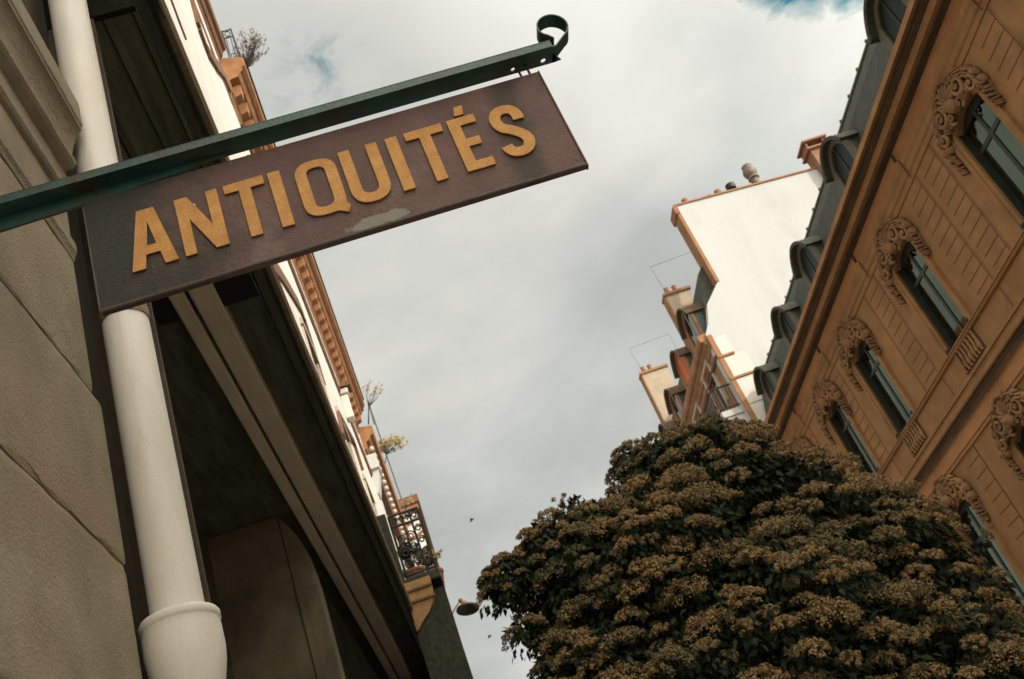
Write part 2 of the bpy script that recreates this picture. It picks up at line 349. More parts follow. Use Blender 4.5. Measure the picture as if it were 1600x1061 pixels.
def L_acc(w): return [[(.026, H+.010), (.050, H+.010), (.056, H+.040), (.034, H+.040)]]
def L_S(w):
    r = w/2-.0145
    p = arc(w/2, H-.054, r, .038, -8, 180, 16, .85)+[(.0185, H-.068), (.026, H-.080), (.040, H-.089), (w/2+.006, H-.098), (w-.028, .078), (w-.019, .066)]+arc(w/2, .052, r, .036, 0, -172, 16, .85)
    return [band(p, .029)]
letters = [('A', L_A, -.465, .113), ('N', L_N, -.333, .108), ('T', L_T, -.206, .102), ('I', L_I, -.090, .030), ('Q', L_Q, -.025, .107), ('U', L_U, .098, .102), ('I', L_I, .225, .030), ('T', L_T, .277, .100), ('E', L_E, .395, .074), ('acc', L_acc, .395, .074), ('S', L_S, .501, .090)]
for nm, fn, x, w in letters:
    me = curve_mesh(fn(w), .0025); me.transform(Matrix.Rotation(R(90), 4, 'X')); me.materials.append(MT['letter'])
    o = bpy.data.objects.new('accent' if nm == 'acc' else 'letter', me); COL.objects.link(o); o.parent = sg
    o.location = Vector((x, SY-.0045, 1.7265))-Vector(sg['_w']); o['_w'] = (x, SY-.0045, 1.7265)

# bracket: angle iron fixed to the wall, end rolled into a scroll
br = thing('sign_bracket', (-.8, SY, 2.04), 'dark green iron wall bracket with rolled scroll end above the plum sign', 'bracket')
mb = MB()
YF0, YF1, ZB = 1.962, 2.020, 2.038
# flange with bolt holes, laid as pieces round the holes
holes = [(.6265, 2.004, .0065), (.715, 2.004, .008)]
def plate(mb, x0, x1, y0, y1, z0, z1, holes):
    cuts = sorted(holes); x = x0
    for hx, hy, hr in cuts:
        a, b = hx-hr*1.8, hx+hr*1.8
        mb.box(x, a, y0, y1, z0, z1)
        for zz, fl in ((z0, 0), (z1, 1)):
            n = 16; ci = [(hx+hr*math.cos(2*math.pi*k/n+math.pi/4), hy+hr*math.sin(2*math.pi*k/n+math.pi/4)) for k in range(n)]
            sq = []
            for k in range(n):
                t = 2*math.pi*k/n+math.pi/4; c, s_ = math.cos(t), math.sin(t); q = max(abs(c), abs(s_))
                sq.append((hx+(b-a)/2*c/q, (hy+(y1-hy)*s_/q) if s_ > 0 else (hy-(hy-y0)*(-s_)/q)))
            for k in range(n):
                j = (k+1) % n; mb.add([(*ci[k], zz), (*ci[j], zz), (*sq[j], zz), (*sq[k], zz)], [(0, 1, 2, 3)])
            if not fl:
                for k in range(n):
                    j = (k+1) % n; mb.add([(*ci[k], z0), (*ci[j], z0), (*ci[j], z1), (*ci[k], z1)], [(0, 1, 2, 3)])
        mb.add([(a, y0, z0), (b, y0, z0), (b, y0, z1), (a, y0, z1), (a, y1, z0), (b, y1, z0), (b, y1, z1), (a, y1, z1)], [(0, 1, 2, 3), (4, 5, 6, 7)])
        x = b
    mb.box(x, x1, y0, y1, z0, z1)
plate(mb, -.83, .752, YF0, YF1, ZB, ZB+.005, holes)
mb.build('flange', 'bracket', br)
mb = MB().box(-.83, .742, YF0-.004, YF0+.001, ZB-.002, ZB+.021)
mb.tube([(-.83, YF0-.002, ZB+.0225), (.742, YF0-.002, ZB+.0225)], .0030, 6); mb.build('upright_web', 'bracket', br, smooth=True)
mb = MB().add([(x, y, z) for y in (2.004, 2.012) for x, z in ((-.83, 1.990), (-.56, 1.999), (-.34, 2.012), (-.16, 2.0375), (-.83, 2.0375))], [(0, 1, 2, 3, 4), (5, 6, 7, 8, 9), (0, 1, 6, 5), (1, 2, 7, 6), (2, 3, 8, 7), (3, 4, 9, 8), (4, 0, 5, 9)])
mb.build('stiffening_plate', 'bracket', br)
# weld bead line and the scroll ribbon
cx, cz = .771, 2.125
pts = [(.735, ZB+.004), (.752, ZB+.008)]
for i in range(31):
    a = R(-62+ (292)*i/30); rr = .047-.014*max(0, (i-14)/16)
    pts.append((cx+rr*math.cos(a)*.98, cz+rr*1.05*math.sin(a)))
pts.append((pts[-1][0]+.012, pts[-1][1]-.017))
mb = MB(); th = .0035; P = [Vector(p) for p in pts]; ou, inn = [], []
for i, p in enumerate(P):
    d = (P[min(i+1, len(P)-1)]-P[max(i-1, 0)]).normalized(); nn = Vector((-d.y, d.x)); ou.append(p+nn*th/2); inn.append(p-nn*th/2)
n = len(P); ys = (1.972, 2.016)
vs = [(p.x, ys[0], p.y) for p in ou]+[(p.x, ys[0], p.y) for p in inn]+[(p.x, ys[1], p.y) for p in ou]+[(p.x, ys[1], p.y) for p in inn]
fs = []
for i in range(n-1): fs += [(i, i+1, n+i+1, n+i), (2*n+i, 3*n+i, 3*n+i+1, 2*n+i+1), (i, 2*n+i, 2*n+i+1, i+1), (n+i, n+i+1, 3*n+i+1, 3*n+i)]
fs += [(0, n, 3*n, 2*n), (n-1, 3*n-1, 4*n-1, 2*n-1)]
mb.add(vs, fs).build('scroll', 'bracket', br, smooth=True)
mb = MB()
mb.add([(.742, 1.985, ZB), (.768, 2.018, ZB), (.742, 2.020, ZB), (.742, 1.985, ZB+.005), (.768, 2.018, ZB+.005), (.742, 2.020, ZB+.005)], [(0, 1, 2), (3, 5, 4), (0, 3, 4, 1), (1, 4, 5, 2), (2, 5, 3, 0)])
mb.build('flange_tip', 'bracket', br)
for x in (-.52, .639, .664):
    mb = MB().tube([(x, 2.006, ZB+.006), (x, 2.006, 2.020), (x+.001, 2.007, 1.985)], .0035, 8).ball((x, 2.006, ZB-.004), .008, 10, 6, (1, 1, .6))
    mb.build('hanger_bolt', mat('rusty_bolt', (.10, .035, .025), None, 20, .6), br, smooth=True)

# ================================================================== LEFT: NEAR STONE BUILDING
sb = thing('stone_building', (-1.2, 1.0, G), 'taupe cut stone house front with eroded joints behind the sign bracket', 'building')
XF = -.8
def block(z0, z1, yend, seg=70):
    mb = MB(); rr = .006
    ys = np.linspace(-2.5, yend, seg); vs = []; prof = 8
    for i, y in enumerate(ys):
        def jj(k, a=.010):
            v = noise.noise(Vector((y*9+k*17, z0*3+k, k)))*a+noise.noise(Vector((y*40, z0*5, k*3)))*a*.7
            return v
        chip0 = max(0, noise.noise(Vector((y*5, z0*7, 1.3)))-.15)*.055; chip1 = max(0, noise.noise(Vector((y*6, z1*7, 5.3)))-.15)*.055
        e = [(XF-.02, z0+.005), (XF-.004, z0+.007+jj(1)), (XF-.001, z0+.010+chip0+jj(2)), (XF, z0+.03), (XF, z1-.03), (XF-.001, z1-.009-chip1+jj(3)), (XF-.004, z1-.004+jj(4)), (XF-.02, z1-.003)]
        vs += [(x, y, z) for x, z in e]
    fs = [(i*prof+k, (i+1)*prof+k, (i+1)*prof+k+1, i*prof+k+1) for i in range(seg-1) for k in range(prof-1)]
    e0 = (seg-1)*prof; mb.add(vs, fs)
    # return face at the free end
    mb.add([(XF-.25, yend, z0+.003)]+[vs[e0+k] for k in range(prof)]+[(XF-.25, yend, z1-.003)], [tuple(range(prof+2))])
    return mb
mb = MB()
zj = [-1.6, -.86, -.32, .23, .785, 1.337, 1.892, 2.43]; ye = [2.74, 2.72, 2.75, 2.72, 2.70, 2.715, 2.66]
for i in range(len(zj)-1):
    q = block(zj[i], zj[i+1], ye[i]); mb.add(q.v, q.f)
mb.build('stone_block_wall', 'left_stone', sb, smooth=True)
MB().box(-3.2, XF-.012, -2.5, 2.64, G, 2.45).build('joint_core', 'groove', sb)
# stack of mouldings over the blocks
prof = [(-1.0, 2.432), (-.800, 2.432), (-.796, 2.45), (-.788, 2.465), (-.788, 2.505), (-.799, 2.51), (-.800, 2.545), (-.800, 2.70), (-.786, 2.702), (-.778, 2.715), (-.778, 2.745), (-.784, 2.75), (-.784, 2.845), (-.756, 2.848), (-.745, 2.86), (-.742, 2.875), (-.745, 2.89), (-.752, 2.90), (-.752, 2.915), (-.745, 2.95), (-.730, 2.99), (-.712, 3.02), (-.706, 3.02), (-.706, 3.035), (-.700, 3.045), (-.700, 3.16), (-.715, 3.19), (-1.0, 3.22)]
mb = MB().prism(prof, -2.5, 2.675, 60, .0005); mb.build('capital_moulding', 'left_stone', sb)
MB().box(-3.0, -.86, -2.5, 2.60, 3.20, 6.4).build('upper_wall', 'left_stone', sb)
# recessed strip behind the pipe
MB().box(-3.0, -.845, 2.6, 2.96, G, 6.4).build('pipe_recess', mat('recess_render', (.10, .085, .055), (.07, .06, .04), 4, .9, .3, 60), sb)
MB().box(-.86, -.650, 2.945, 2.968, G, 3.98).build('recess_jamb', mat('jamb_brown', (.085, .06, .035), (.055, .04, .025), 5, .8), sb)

# ------------------------------------------------------------------ drainpipe
dp = thing('drainpipe', (-.705, 2.8, G), 'fat cream white drainpipe with a bell collar beside the stone wall', 'drainpipe')
px_, py_ = -.7065, 2.80
mb = MB().lathe([(.0745, G), (.0745, 6.3)], px_, py_, 40); mb.build('pipe', 'pipe', dp, smooth=True)
mb = MB().lathe([(.0747, 1.168), (.106, 1.170), (.1105, 1.163), (.1105, 1.146), (.1075, 1.142), (.1065, 1.139), (.1075, 1.12), (.108, 1.07), (.104, 1.03), (.094, .985), (.084, .95), (.0765, .93), (.0747, .925)], px_, py_, 48)
mb.build('bell_collar', 'pipe', dp, smooth=True)
mb = MB().lathe([(.0747, 2.262), (.0790, 2.262), (.0790, 2.222), (.0747, 2.222)], px_, py_, 40)
mb.build('pipe_strap', mat('strap_brown', (.26, .17, .10), (.18, .11, .06), 12, .6), dp, smooth=True)

# ================================================================== LEFT: SHOP BUILDING (near, dark shopfront)
sh = thing('shop_building', (-1.2, 7, G), 'pale rendered house over a dark green shopfront, left of the sign', 'building')
Z0 = 3.0
MB().box(-4, XF, 2.99, 12.66, 4.70, 15.2).build('wall', 'pale_wall', sh)
# near end: soffit of the wooden cornice, ridged lengthwise
rid = [(-.80, Z0+.10), (-.80, Z0+.02), (-.700, Z0+.02), (-.690, Z0-.005), (-.665, Z0-.005), (-.655, Z0+.02), (-.60, Z0+.025), (-.59, Z0), (-.565, Z0-.01), (-.54, Z0), (-.53, Z0+.03), (-.475, Z0+.03), (-.465, Z0+.01), (-.44, Z0+.01), (-.43, Z0+.03), (-.375, Z0+.03), (-.365, Z0), (-.352, Z0), (-.352, Z0+.10)]
MB().prism(rid, 2.23, 3.66, 1).out().build('soffit', 'soffit', sh)
MB().box(-.80, -.352, 2.205, 2.228, Z0-.012, Z0+.6).out().build('end_board', 'fascia', sh)
MB().box(-.82, -.36, 3.66, 3.83, Z0-.035, Z0+.10).out().build('cross_beam', 'black_gap', sh)
MB().box(-.635, -.60, 2.23, 2.95, Z0-.004, Z0+.03).out().build('soffit_batten', 'panel_wood', sh)
# fascia: front board with a thin highlight painted along its bottom edge
fp = [(-.352, Z0), (-.346, Z0), (-.346, Z0+.33), (-.332, Z0+.36), (-.332, Z0+.42), (-.45, Z0+.44), (-.45, Z0+.1), (-.352, Z0+.1)]
MB().prism(fp, 2.23, 11.2).out().build('fascia_board', 'fascia', sh)
MB().tube([(-.350, 2.23, Z0-.001), (-.350, 11.2, Z0-.001)], .0022, 6).out().build('edge_highlight', mat('edge_highlight', (.13, .13, .09), None, 8, .6), sh)
mb = MB().prism([(-.80, Z0+.46), (-.312, Z0+.46), (-.300, Z0+.49), (-.300, Z0+.51), (-.45, Z0+.60), (-.80, Z0+.70)], 2.23, 11.2); mb.out().build('cap_moulding', mat('tan_cap', (.27, .20, .12), (.20, .15, .09), 5, .8), sh)
for (a, b, y1) in ((-.352, -.340, 2.25), (-.322, -.316, 2.62)):
    MB().box(a, b, 2.23, y1, Z0+.425, Z0+.458).out().build('dark_slot', 'dark_wood', sh)
# far part of the soffit with two taupe boards
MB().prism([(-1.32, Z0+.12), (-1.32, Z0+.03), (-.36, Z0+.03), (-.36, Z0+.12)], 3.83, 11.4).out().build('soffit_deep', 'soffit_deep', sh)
MB().prism([(-.636, Z0+.04), (-.636, Z0-.045), (-.628, Z0-.05), (-.535, Z0-.05), (-.527, Z0-.042), (-.527, Z0+.04)], 3.35, 11.4, 1).out().build('broad_board', 'cream_wood', sh)
MB().prism([(-.722, Z0+.04), (-.722, Z0-.045), (-.716, Z0-.05), (-.660, Z0-.05), (-.654, Z0-.045), (-.654, Z0+.04)], 3.35, 11.4, 1).out().build('narrow_board', 'cream_wood', sh)
MB().box(-.650, -.640, 3.83, 11.4, Z0+.005, Z0+.035).out().build('dark_bead', 'black_gap', sh)
MB().tube([(-.712, 3.83, Z0-.005), (-.708, 11.4, Z0-.005)], .004, 5).out().build('thin_batten', 'black_gap', sh)
# shop wall below: recessed dark timber, a taupe shutter panel
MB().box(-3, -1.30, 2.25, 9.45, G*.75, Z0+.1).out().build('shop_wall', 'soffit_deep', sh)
for y0, y1, z0, z1 in ((2.3, 4.05, 2.62, 2.66), (2.3, 4.05, 2.0, 2.04), (7.2, 9.4, 2.70, 2.76)):
    MB().box(-1.30, -1.27, y0, y1, z0, z1).out().build('rail_moulding', 'dark_wood', sh)
for y in (2.5, 4.02):
    MB().box(-1.30, -1.26, y, y+.05, G*.75, Z0).out().build('stile', 'dark_wood', sh)
MB().prism([(-1.32, -1.1), (-1.32, 3.025), (-.84, 3.025), (-.80, 2.95), (-.755, 2.86), (-.72, 2.75), (-.705, 2.62), (-.70, 2.45), (-.705, -1.1)], 6.15, 6.35).out().build('return_panel', 'return_panel', sh, bevel=.006)
MB().box(-.842, -.836, 6.144, 6.16, -1.1, 3.0).out().build('panel_seam', 'black_gap', sh)
MB().box(-.79, -.787, 6.146, 6.16, -1.1, 2.8).out().build('panel_seam', 'panel_wood', sh)
MB().box(-1.32, -.70, 6.35, 9.4, -1.2, 2.55).out().build('bay_side', 'fascia', sh)
# upper wall: raised brown strips imitating kinked cast shadows, cornice
def kink(pts, w, d, m='brown_trim', nm='shadow_strip'):
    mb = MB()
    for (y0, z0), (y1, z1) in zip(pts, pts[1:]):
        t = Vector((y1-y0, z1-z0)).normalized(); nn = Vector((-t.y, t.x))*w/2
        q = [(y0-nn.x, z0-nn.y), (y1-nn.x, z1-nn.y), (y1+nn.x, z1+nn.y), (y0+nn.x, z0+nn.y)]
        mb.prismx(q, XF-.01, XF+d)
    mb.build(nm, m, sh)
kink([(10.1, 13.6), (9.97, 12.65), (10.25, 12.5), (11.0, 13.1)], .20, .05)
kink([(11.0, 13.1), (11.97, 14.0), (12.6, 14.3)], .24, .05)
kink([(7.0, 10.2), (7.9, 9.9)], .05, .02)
MB().prism([(-.9, 14.95), (-.795, 14.95), (-.76, 15.05), (-.73, 15.07), (-.69, 15.2), (-.64, 15.23), (-.62, 15.3), (-.62, 15.5), (-.9, 15.6)], -1, 12.6).build('eaves_cornice', 'brown_trim', sh)
MB().prism([(-.82, 13.85), (-.795, 13.85), (-.775, 13.9), (-.775, 13.98), (-.82, 14.02)], -1, 12.6).build('string_course', 'brown_trim', sh)

# terrace railing and little tree on the roof edge
rl = thing('terrace_railing', (-.55, 13.2, 15.05), 'small wrought iron railing on the roof edge below the bare little tree', 'railing')
mb = MB()
for x in (-.64, -.47): mb.tube([(x, 13.2, 15.02), (x, 13.2, 16.5)], .016, 6)
for z in (15.15, 16.48, 16.28): mb.tube([(-.64, 13.2, z), (-.47, 13.2, z)], .014, 6)
mb.tube([(-.47, 13.2, 16.48), (-.47, 16.2, 16.48)], .014, 6); mb.tube([(-.47, 13.2, 15.2), (-.47, 16.2, 15.2)], .012, 6)
for y in (14.2, 15.2, 16.2): mb.tube([(-.47, y, 15.02), (-.47, y, 16.48)], .014, 6)
mb.build('frame', 'iron', rl)
mb = MB()
for x in (-.60, -.515): mb.tube([(x, 13.2, 15.15), (x+.012, 13.2, 15.5), (x-.012, 13.2, 15.9), (x, 13.2, 16.28)], .009, 5)
for z in (15.4, 15.75, 16.38): mb.tube([(-.555+.05*math.cos(a), 13.2, z+.07*math.sin(a)) for a in np.linspace(0, 2*math.pi, 12)], .009, 5)
mb.build('scrollwork', 'iron', rl)
def leaf_cloud(mb, c, r, n, s, flat=1.0):
    for _ in range(n):
        v = Vector(rng.normal(size=3)); v.normalize(); v *= r*random.random()**.33; v.z *= flat
        p = Vector(c)+v; a = Vector(rng.normal(size=3)).normalized(); b = a.orthogonal().normalized(); q = s*random.uniform(.5, 1.3)
        mb.add([p-a*q, p+b*q*.4, p+a*q, p-b*q*.4], [(0, 1, 2, 3)])
def wispy(name, base, h, r, label, seed, leafm, n=60, lean=(0, 0), nl=6, pot=True, branch=.01, ls=.05):
    random.seed(seed)
    t = thing(name, base, label, 'plant', 'plants on the left roof edge')
    b = Vector(base); mb = MB(); ends = []
    if pot:
        MB().lathe([(.10, b.z), (.15, b.z+.25), (.16, b.z+.25), (.16, b.z+.29), (.0, b.z+.27)], b.x, b.y, 12).build('pot', 'terracotta', t)
    top = b+Vector((lean[0]*.4, lean[1]*.4, h*.35)); mb.tube([b, top], [branch*2.2, branch*1.6], 6)
    for k in range(n):
        a = Vector(rng.normal(size=3)); a.normalize(); a.z = abs(a.z)*.9-.15
        e = top+Vector((lean[0]*.6, lean[1]*.6, h*.3))+a*r*random.uniform(.45, 1.0)
        m1 = top.lerp(e, .5)+Vector(rng.normal(size=3))*r*.10
        mb.tube([top, m1, e], [branch*.9, branch*.5, branch*.25], 4); ends += [m1.lerp(e, .6), e]
    mb.build('branches', 'bark', t)
    lf = MB()
    for e in ends: leaf_cloud(lf, e, r*.14, nl, r*ls)
    lf.build('leaves', leafm, t)
    return t
MT['sparse_leaf'] = mat('dry_leaf', (.16, .10, .045), (.09, .065, .03), 6, .8)
MT['yellow_leaf'] = mat('yellow_green_leaf', (.42, .31, .12), (.26, .22, .09), 6, .8)
wispy('potted_tree', (-.50, 13.5, 15.08), 1.9, .40, 'bare twiggy little tree rising behind the roof railing, upper left', 3, MT['sparse_leaf'], 60, (.26, .1), 6, False, .008, .07)

# ================================================================== LEFT: DENTIL HOUSE
dh = thing('cornice_house', (-1.2, 19, G), 'sunlit white house with a long dentilled ochre cornice, left of the street', 'building')
MB().box(-5, XF-.001, 12.67, 25.3, 4.72, 15.0).build('wall', 'pale_wall', dh)
MB().box(-5, -1.3, 12.67, 25.3, G, 4.70).build('ground_floor', 'dark_wood', dh)
cp = [(-.9, 13.95), (-.795, 13.95), (-.76, 14.02), (-.76, 14.12), (-.72, 14.16), (-.72, 14.46), (-.56, 14.50), (-.50, 14.60), (-.455, 14.62), (-.455, 14.70), (-.405, 14.74), (-.385, 14.80), (-.385, 14.92), (-.44, 14.96), (-.9, 15.1)]
MB().prism(cp, 12.60, 25.25).build('cornice', 'cornice_left', dh)
mb = MB()
d0 = None
for y in np.arange(12.75, 25.1, .42):
    if d0 is None: d0 = mb.prism([(-.725, 14.17), (-.60, 14.22), (-.575, 14.44), (-.725, 14.455)], y, y+.2).build('dentil', 'cornice_left', dh, org=(-.72, y, 14.2), bevel=.008); y00 = y
    else: c = d0.copy(); COL.objects.link(c); c.location.y += y-y00
MB().prism([(-.4, 14.93), (-.355, 14.95), (-.355, 15.02), (-.4, 15.02)], 12.60, 25.25).build('gutter', 'iron', dh)
MB().prism([(-.82, 12.55), (-.78, 12.55), (-.74, 12.62), (-.74, 12.70), (-.82, 12.74)], 12.7, 25.2).build('string_course', 'brown_trim', dh)
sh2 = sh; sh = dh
kink([(10.5, 8.5), (11.07, 9.04), (12.1, 9.65), (13.1, 10.15), (14.6, 10.85), (15.0, 10.85), (15.2, 10.4), (15.2, 9.6)], .26, .04)  # strip in the shape of a diagonal cast shadow
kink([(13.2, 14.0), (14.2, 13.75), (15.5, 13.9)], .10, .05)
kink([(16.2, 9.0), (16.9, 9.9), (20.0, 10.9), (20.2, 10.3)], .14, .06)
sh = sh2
mb = MB(); mb.box(-.80, -.58, 20.6, 20.9, 12.55, 12.68); mb.box(-.80, -.62, 20.62, 20.88, 11.9, 12.5); mb.build('console', 'pale_wall', dh, bevel=.02)
MB().box(-.80, -.50, 20.55, 20.95, 12.70, 12.76).build('console_slab', 'brown_trim', dh)
def tall_window(parent, yc, z0, z1, w, x, m_frame='win_pale'):
    f = MB(); f.box(x, x+.03, yc-w/2-.1, yc-w/2, z0, z1).box(x, x+.03, yc+w/2, yc+w/2+.1, z0, z1).box(x, x+.05, yc-w/2-.15, yc+w/2+.15, z1, z1+.12)
    o = f.build('window', m_frame, parent, org=(x, yc, z0)); MB().box(x-.01, x+.008, yc-w/2, yc+w/2, z0, z1).build('pane', 'glass', o, org=(x, yc, z0)); return o
for zc in (5.4, 8.0): 
    for yc in (14.5, 17.5, 20.5, 23.5): tall_window(dh, yc, zc, zc+1.9, 1.1, XF)

# ================================================================== LEFT: FAR HOUSE WITH BEADED EAVES
fh = thing('beaded_eaves_house', (-1.2, 29, G), 'narrow far house with a beaded cornice and louvred shutters, left side', 'building')
MB().box(-5, XF+.02, 25.32, 33.5, G, 14.2).build('wall', 'pale_wall', fh)
cp = [(-.8, 13.55), (-.70, 13.6), (-.66, 13.8), (-.56, 13.84), (-.50, 13.95), (-.42, 13.98), (-.38, 14.08), (-.38, 14.24), (-.8, 14.32)]
MB().prism(cp, 25.5, 33.5).build('cornice', 'cornice_left', fh)
mb = MB()
d0 = None
for y in np.arange(25.9, 33.3, .45):
    if d0 is None: d0 = mb.ball((-.59, y, 13.75), .085, 8, 6, (1, 1, .9)).build('bead', 'pale_wall', fh, org=(-.59, y, 13.75), smooth=True); y00 = y
    else: c = d0.copy(); COL.objects.link(c); c.location.y += y-y00
mb = MB().box(-.81, -.52, 25.6, 26.3, 13.0, 13.45); mb.prism([(-.81, 12.3), (-.74, 12.3), (-.56, 13.0), (-.81, 13.0)], 25.7, 26.2); mb.build('console', 'white_wall', fh, bevel=.02)
MB().prism([(-.79, 12.9), (-.62, 12.95), (-.60, 13.1), (-.79, 13.15)], 26.3, 33.4).build('string_course', 'brown_trim', fh)
for yc, z0 in ((27.3, 10.2), (30.2, 10.2), (27.3, 7.2), (30.2, 7.2)):
    f = MB()
    for s_ in (-1, 1):
        yy = yc+s_*.75; f.box(XF+.02, XF+.06, yy-.32, yy+.32, z0, z0+2.1)
    o = f.build('shutter', 'white_wall', fh, org=(XF, yc, z0)); g = MB()
    for s_ in (-1, 1):
        for k in range(12): g.box(XF+.059, XF+.068, yc+s_*.75-.26, yc+s_*.75+.26, z0+.12+k*.16, z0+.19+k*.16)
    g.build('louvres', 'shade_brown', o, org=(XF, yc, z0)); MB().box(XF+.015, XF+.028, yc-.42, yc+.42, z0, z0+2.1).build('pane', 'glass', fh)
MB().tube([(-.3, 25.6, 14.3), (-.28, 25.6, 15.1), (-.28, 33, 15.1), (-.3, 33, 14.3)], .018, 5).build('roof_rail', 'zinc_trim', fh)
wispy('roof_shrub', (-.45, 25.5, 14.3), 1.5, .42, 'tiny shrub where the dentilled cornice ends, on the roof edge', 5, MT['yellow_leaf'], 14, (.35, .0), 6, False, .010, .10)
wispy('roof_shrub', (-.38, 28.0, 14.25), .95, .55, 'feathery yellow shrub over the beaded cornice', 6, MT['yellow_leaf'], 30, (.35, .3), 12, False, .008, .10)
wispy('roof_shrub', (-.34, 32.2, 14.25), .9, .38, 'thin pale shrub at the far end of the beaded cornice', 8, MT['yellow_leaf'], 12, (.2, .2), 6, False, .008, .10)

# house where the street bends, its sunlit end seen through the balcony rail
bh = thing('bend_house', (-2, 38, G), 'sunlit white house end seen through the black balcony railing', 'building')
mb = MB(); mb.box(-6, .12, 36, 44, G, 16.4); mb.build('wall', 'pale_wall', bh)
MB().box(-6, .30, 35.8, 44.2, 16.3, 16.6).build('cornice', 'brown_trim', bh)
MB().box(-6, .22, 35.9, 36.0, 16.05, 16.3).build('frieze', 'terracotta', bh)
mb = MB()
for z in np.arange(13.1, 15.9, .62):
    mb.tube([(-.95, 35.95, z), (-.6, 35.92, z+.16), (-.3, 35.92, z+.02), (.05, 35.95, z+.2)], [.05, .08, .06, .05], 6)
mb.build('carved_relief', 'cornice_left', bh, smooth=True)

# ================================================================== LEFT: PROJECTING DARK BAY WITH BALCONY
bay = thing('shop_bay', (-.4, 14.5, G), 'dark green projecting shop bay with a lit brown corbel under the balcony', 'shop bay')
MB().box(-.455, .060, 13.55, 17.5, G, 4.86).build('bay_wall', 'dark_wood', bay)
MB().box(-.455, -.16, 13.40, 13.50, 2.6, 5.0).build('front_board', 'dark_wood', bay)
MB().box(-.6, .075, 13.42, 17.6, 4.95, 5.08).build('balcony_slab', 'dark_wood', bay, bevel=.015)
mt = mat('corbel_brown', (.36, .205, .08), (.26, .15, .06), 5, .8, .3, 30)
cb = [(-.45, 5.0), (-.07, 5.0), (-.08, 4.80), (-.10, 4.72), (-.14, 4.62), (-.22, 4.52), (-.34, 4.42), (-.42, 4.33), (-.45, 4.33)]
mb = MB(); n = len(cb); mb.add([(x, 13.36, z) for x, z in cb]+[(x, 13.56, z) for x, z in cb], [tuple(range(n)), tuple(range(n, 2*n))]+[(i, (i+1) % n, n+(i+1) % n, n+i) for i in range(n)])
mb.build('corbel', mt, bay, bevel=.01)
for z in (4.70, 4.86): MB().box(-.45, -.075, 13.33, 13.37, z, z+.03).build('corbel_fillet', 'brown_trim', bay)
rb = MB(); x0, x1 = -.37, .045
for (a, b) in (((x0, 5.08), (x0, 6.05)), ((x1, 5.08), (x1, 6.05)), ((x0, 6.05), (x1, 6.05)), ((x0, 5.14), (x1, 5.14)), ((x0, 5.88), (x1, 5.88)), ((-.075, 5.08), (-.075, 6.05))):
    rb.tube([(a[0], 13.5, a[1]), (b[0], 13.5, b[1])], .017, 6)
rb.tube([(x1, 13.5, 6.05), (x1, 17.4, 6.05)], .02, 6); rb.tube([(x1, 13.5, 5.2), (x1, 17.4, 5.2)], .015, 6)
for y in np.arange(13.9, 17.4, .35): rb.tube([(x1, y, 5.1), (x1, y, 6.05)], .010, 5)
for (cx_, cz_, r_) in ((-.29, 5.3, .06), (-.16, 5.32, .055), (-.28, 5.47, .065), (-.15, 5.5, .06), (-.28, 5.66, .06), (-.15, 5.68, .065), (-.015, 5.25, .045), (-.015, 5.4, .05), (-.015, 5.58, .045), (-.015, 5.97, .045), (-.30, 5.96, .04), (-.2, 5.96, .04), (-.12, 5.96, .03), (-.015, 5.76, .045)):
    rb.tube([(cx_+r_*(1-.035*k)*math.cos(k*.5), 13.5, cz_+r_*1.25*(1-.035*k)*math.sin(k*.5)) for k in range(19)], .011, 5)
rb.build('railing', 'iron', bay)
MB().box(-.56, -.40, 13.45, 13.6, 5.08, 6.1).build('railing_post', 'dark_wood', bay)
for (x, y, z, h, r, l, nm) in ((-.02, 14.3, 5.08, .8, .22, 'yellow leafed plant behind the black balcony railing', 'balcony_plant'), (-.26, 14.0, 5.08, .9, .2, 'darker leafy plant in the upper corner of the balcony', 'balcony_plant')):
    wispy(nm, (x, y, z), h, r, l, int(h*10), MT['yellow_leaf'] if x > -.1 else mat('dark_leaf', (.03, .035, .015), None, 8, .8), 40, (.0, 0), 10, True, .006, .16)['group'] = 'plants on the balcony'
# lamp
lm = thing('wall_lamp', (.06, 13.7, 4.47), 'round hooded lamp on a short arm at the edge of the dark bay', 'lamp')
MB().tube([(.055, 13.7, 4.49), (.10, 13.7, 4.54), (.17, 13.7, 4.60), (.235, 13.7, 4.645)], .010, 8).build('arm', 'lamp_arm', lm, smooth=True)
MB().ball((.225, 13.7, 4.635), .034, 10, 8).tube([(.225, 13.7, 4.64), (.27, 13.7, 4.56)], [.026, .045], 10).build('socket', 'lamp_arm', lm, smooth=True)
hd = MB().lathe([(.0, .0), (.045, .0), (.10, -.018), (.150, -.045), (.158, -.07), (.150, -.075), (.13, -.06), (.0, -.045)], 0, 0, 24)
q = Matrix.Translation((.285, 13.7, 4.545)) @ Matrix.Rotation(R(8), 4, 'Y') @ Matrix.Rotation(R(-12), 4, 'X')
hd.v = [tuple(q @ Vector(p)) for p in hd.v]; hd.build('shade', 'lamp', lm, smooth=True)

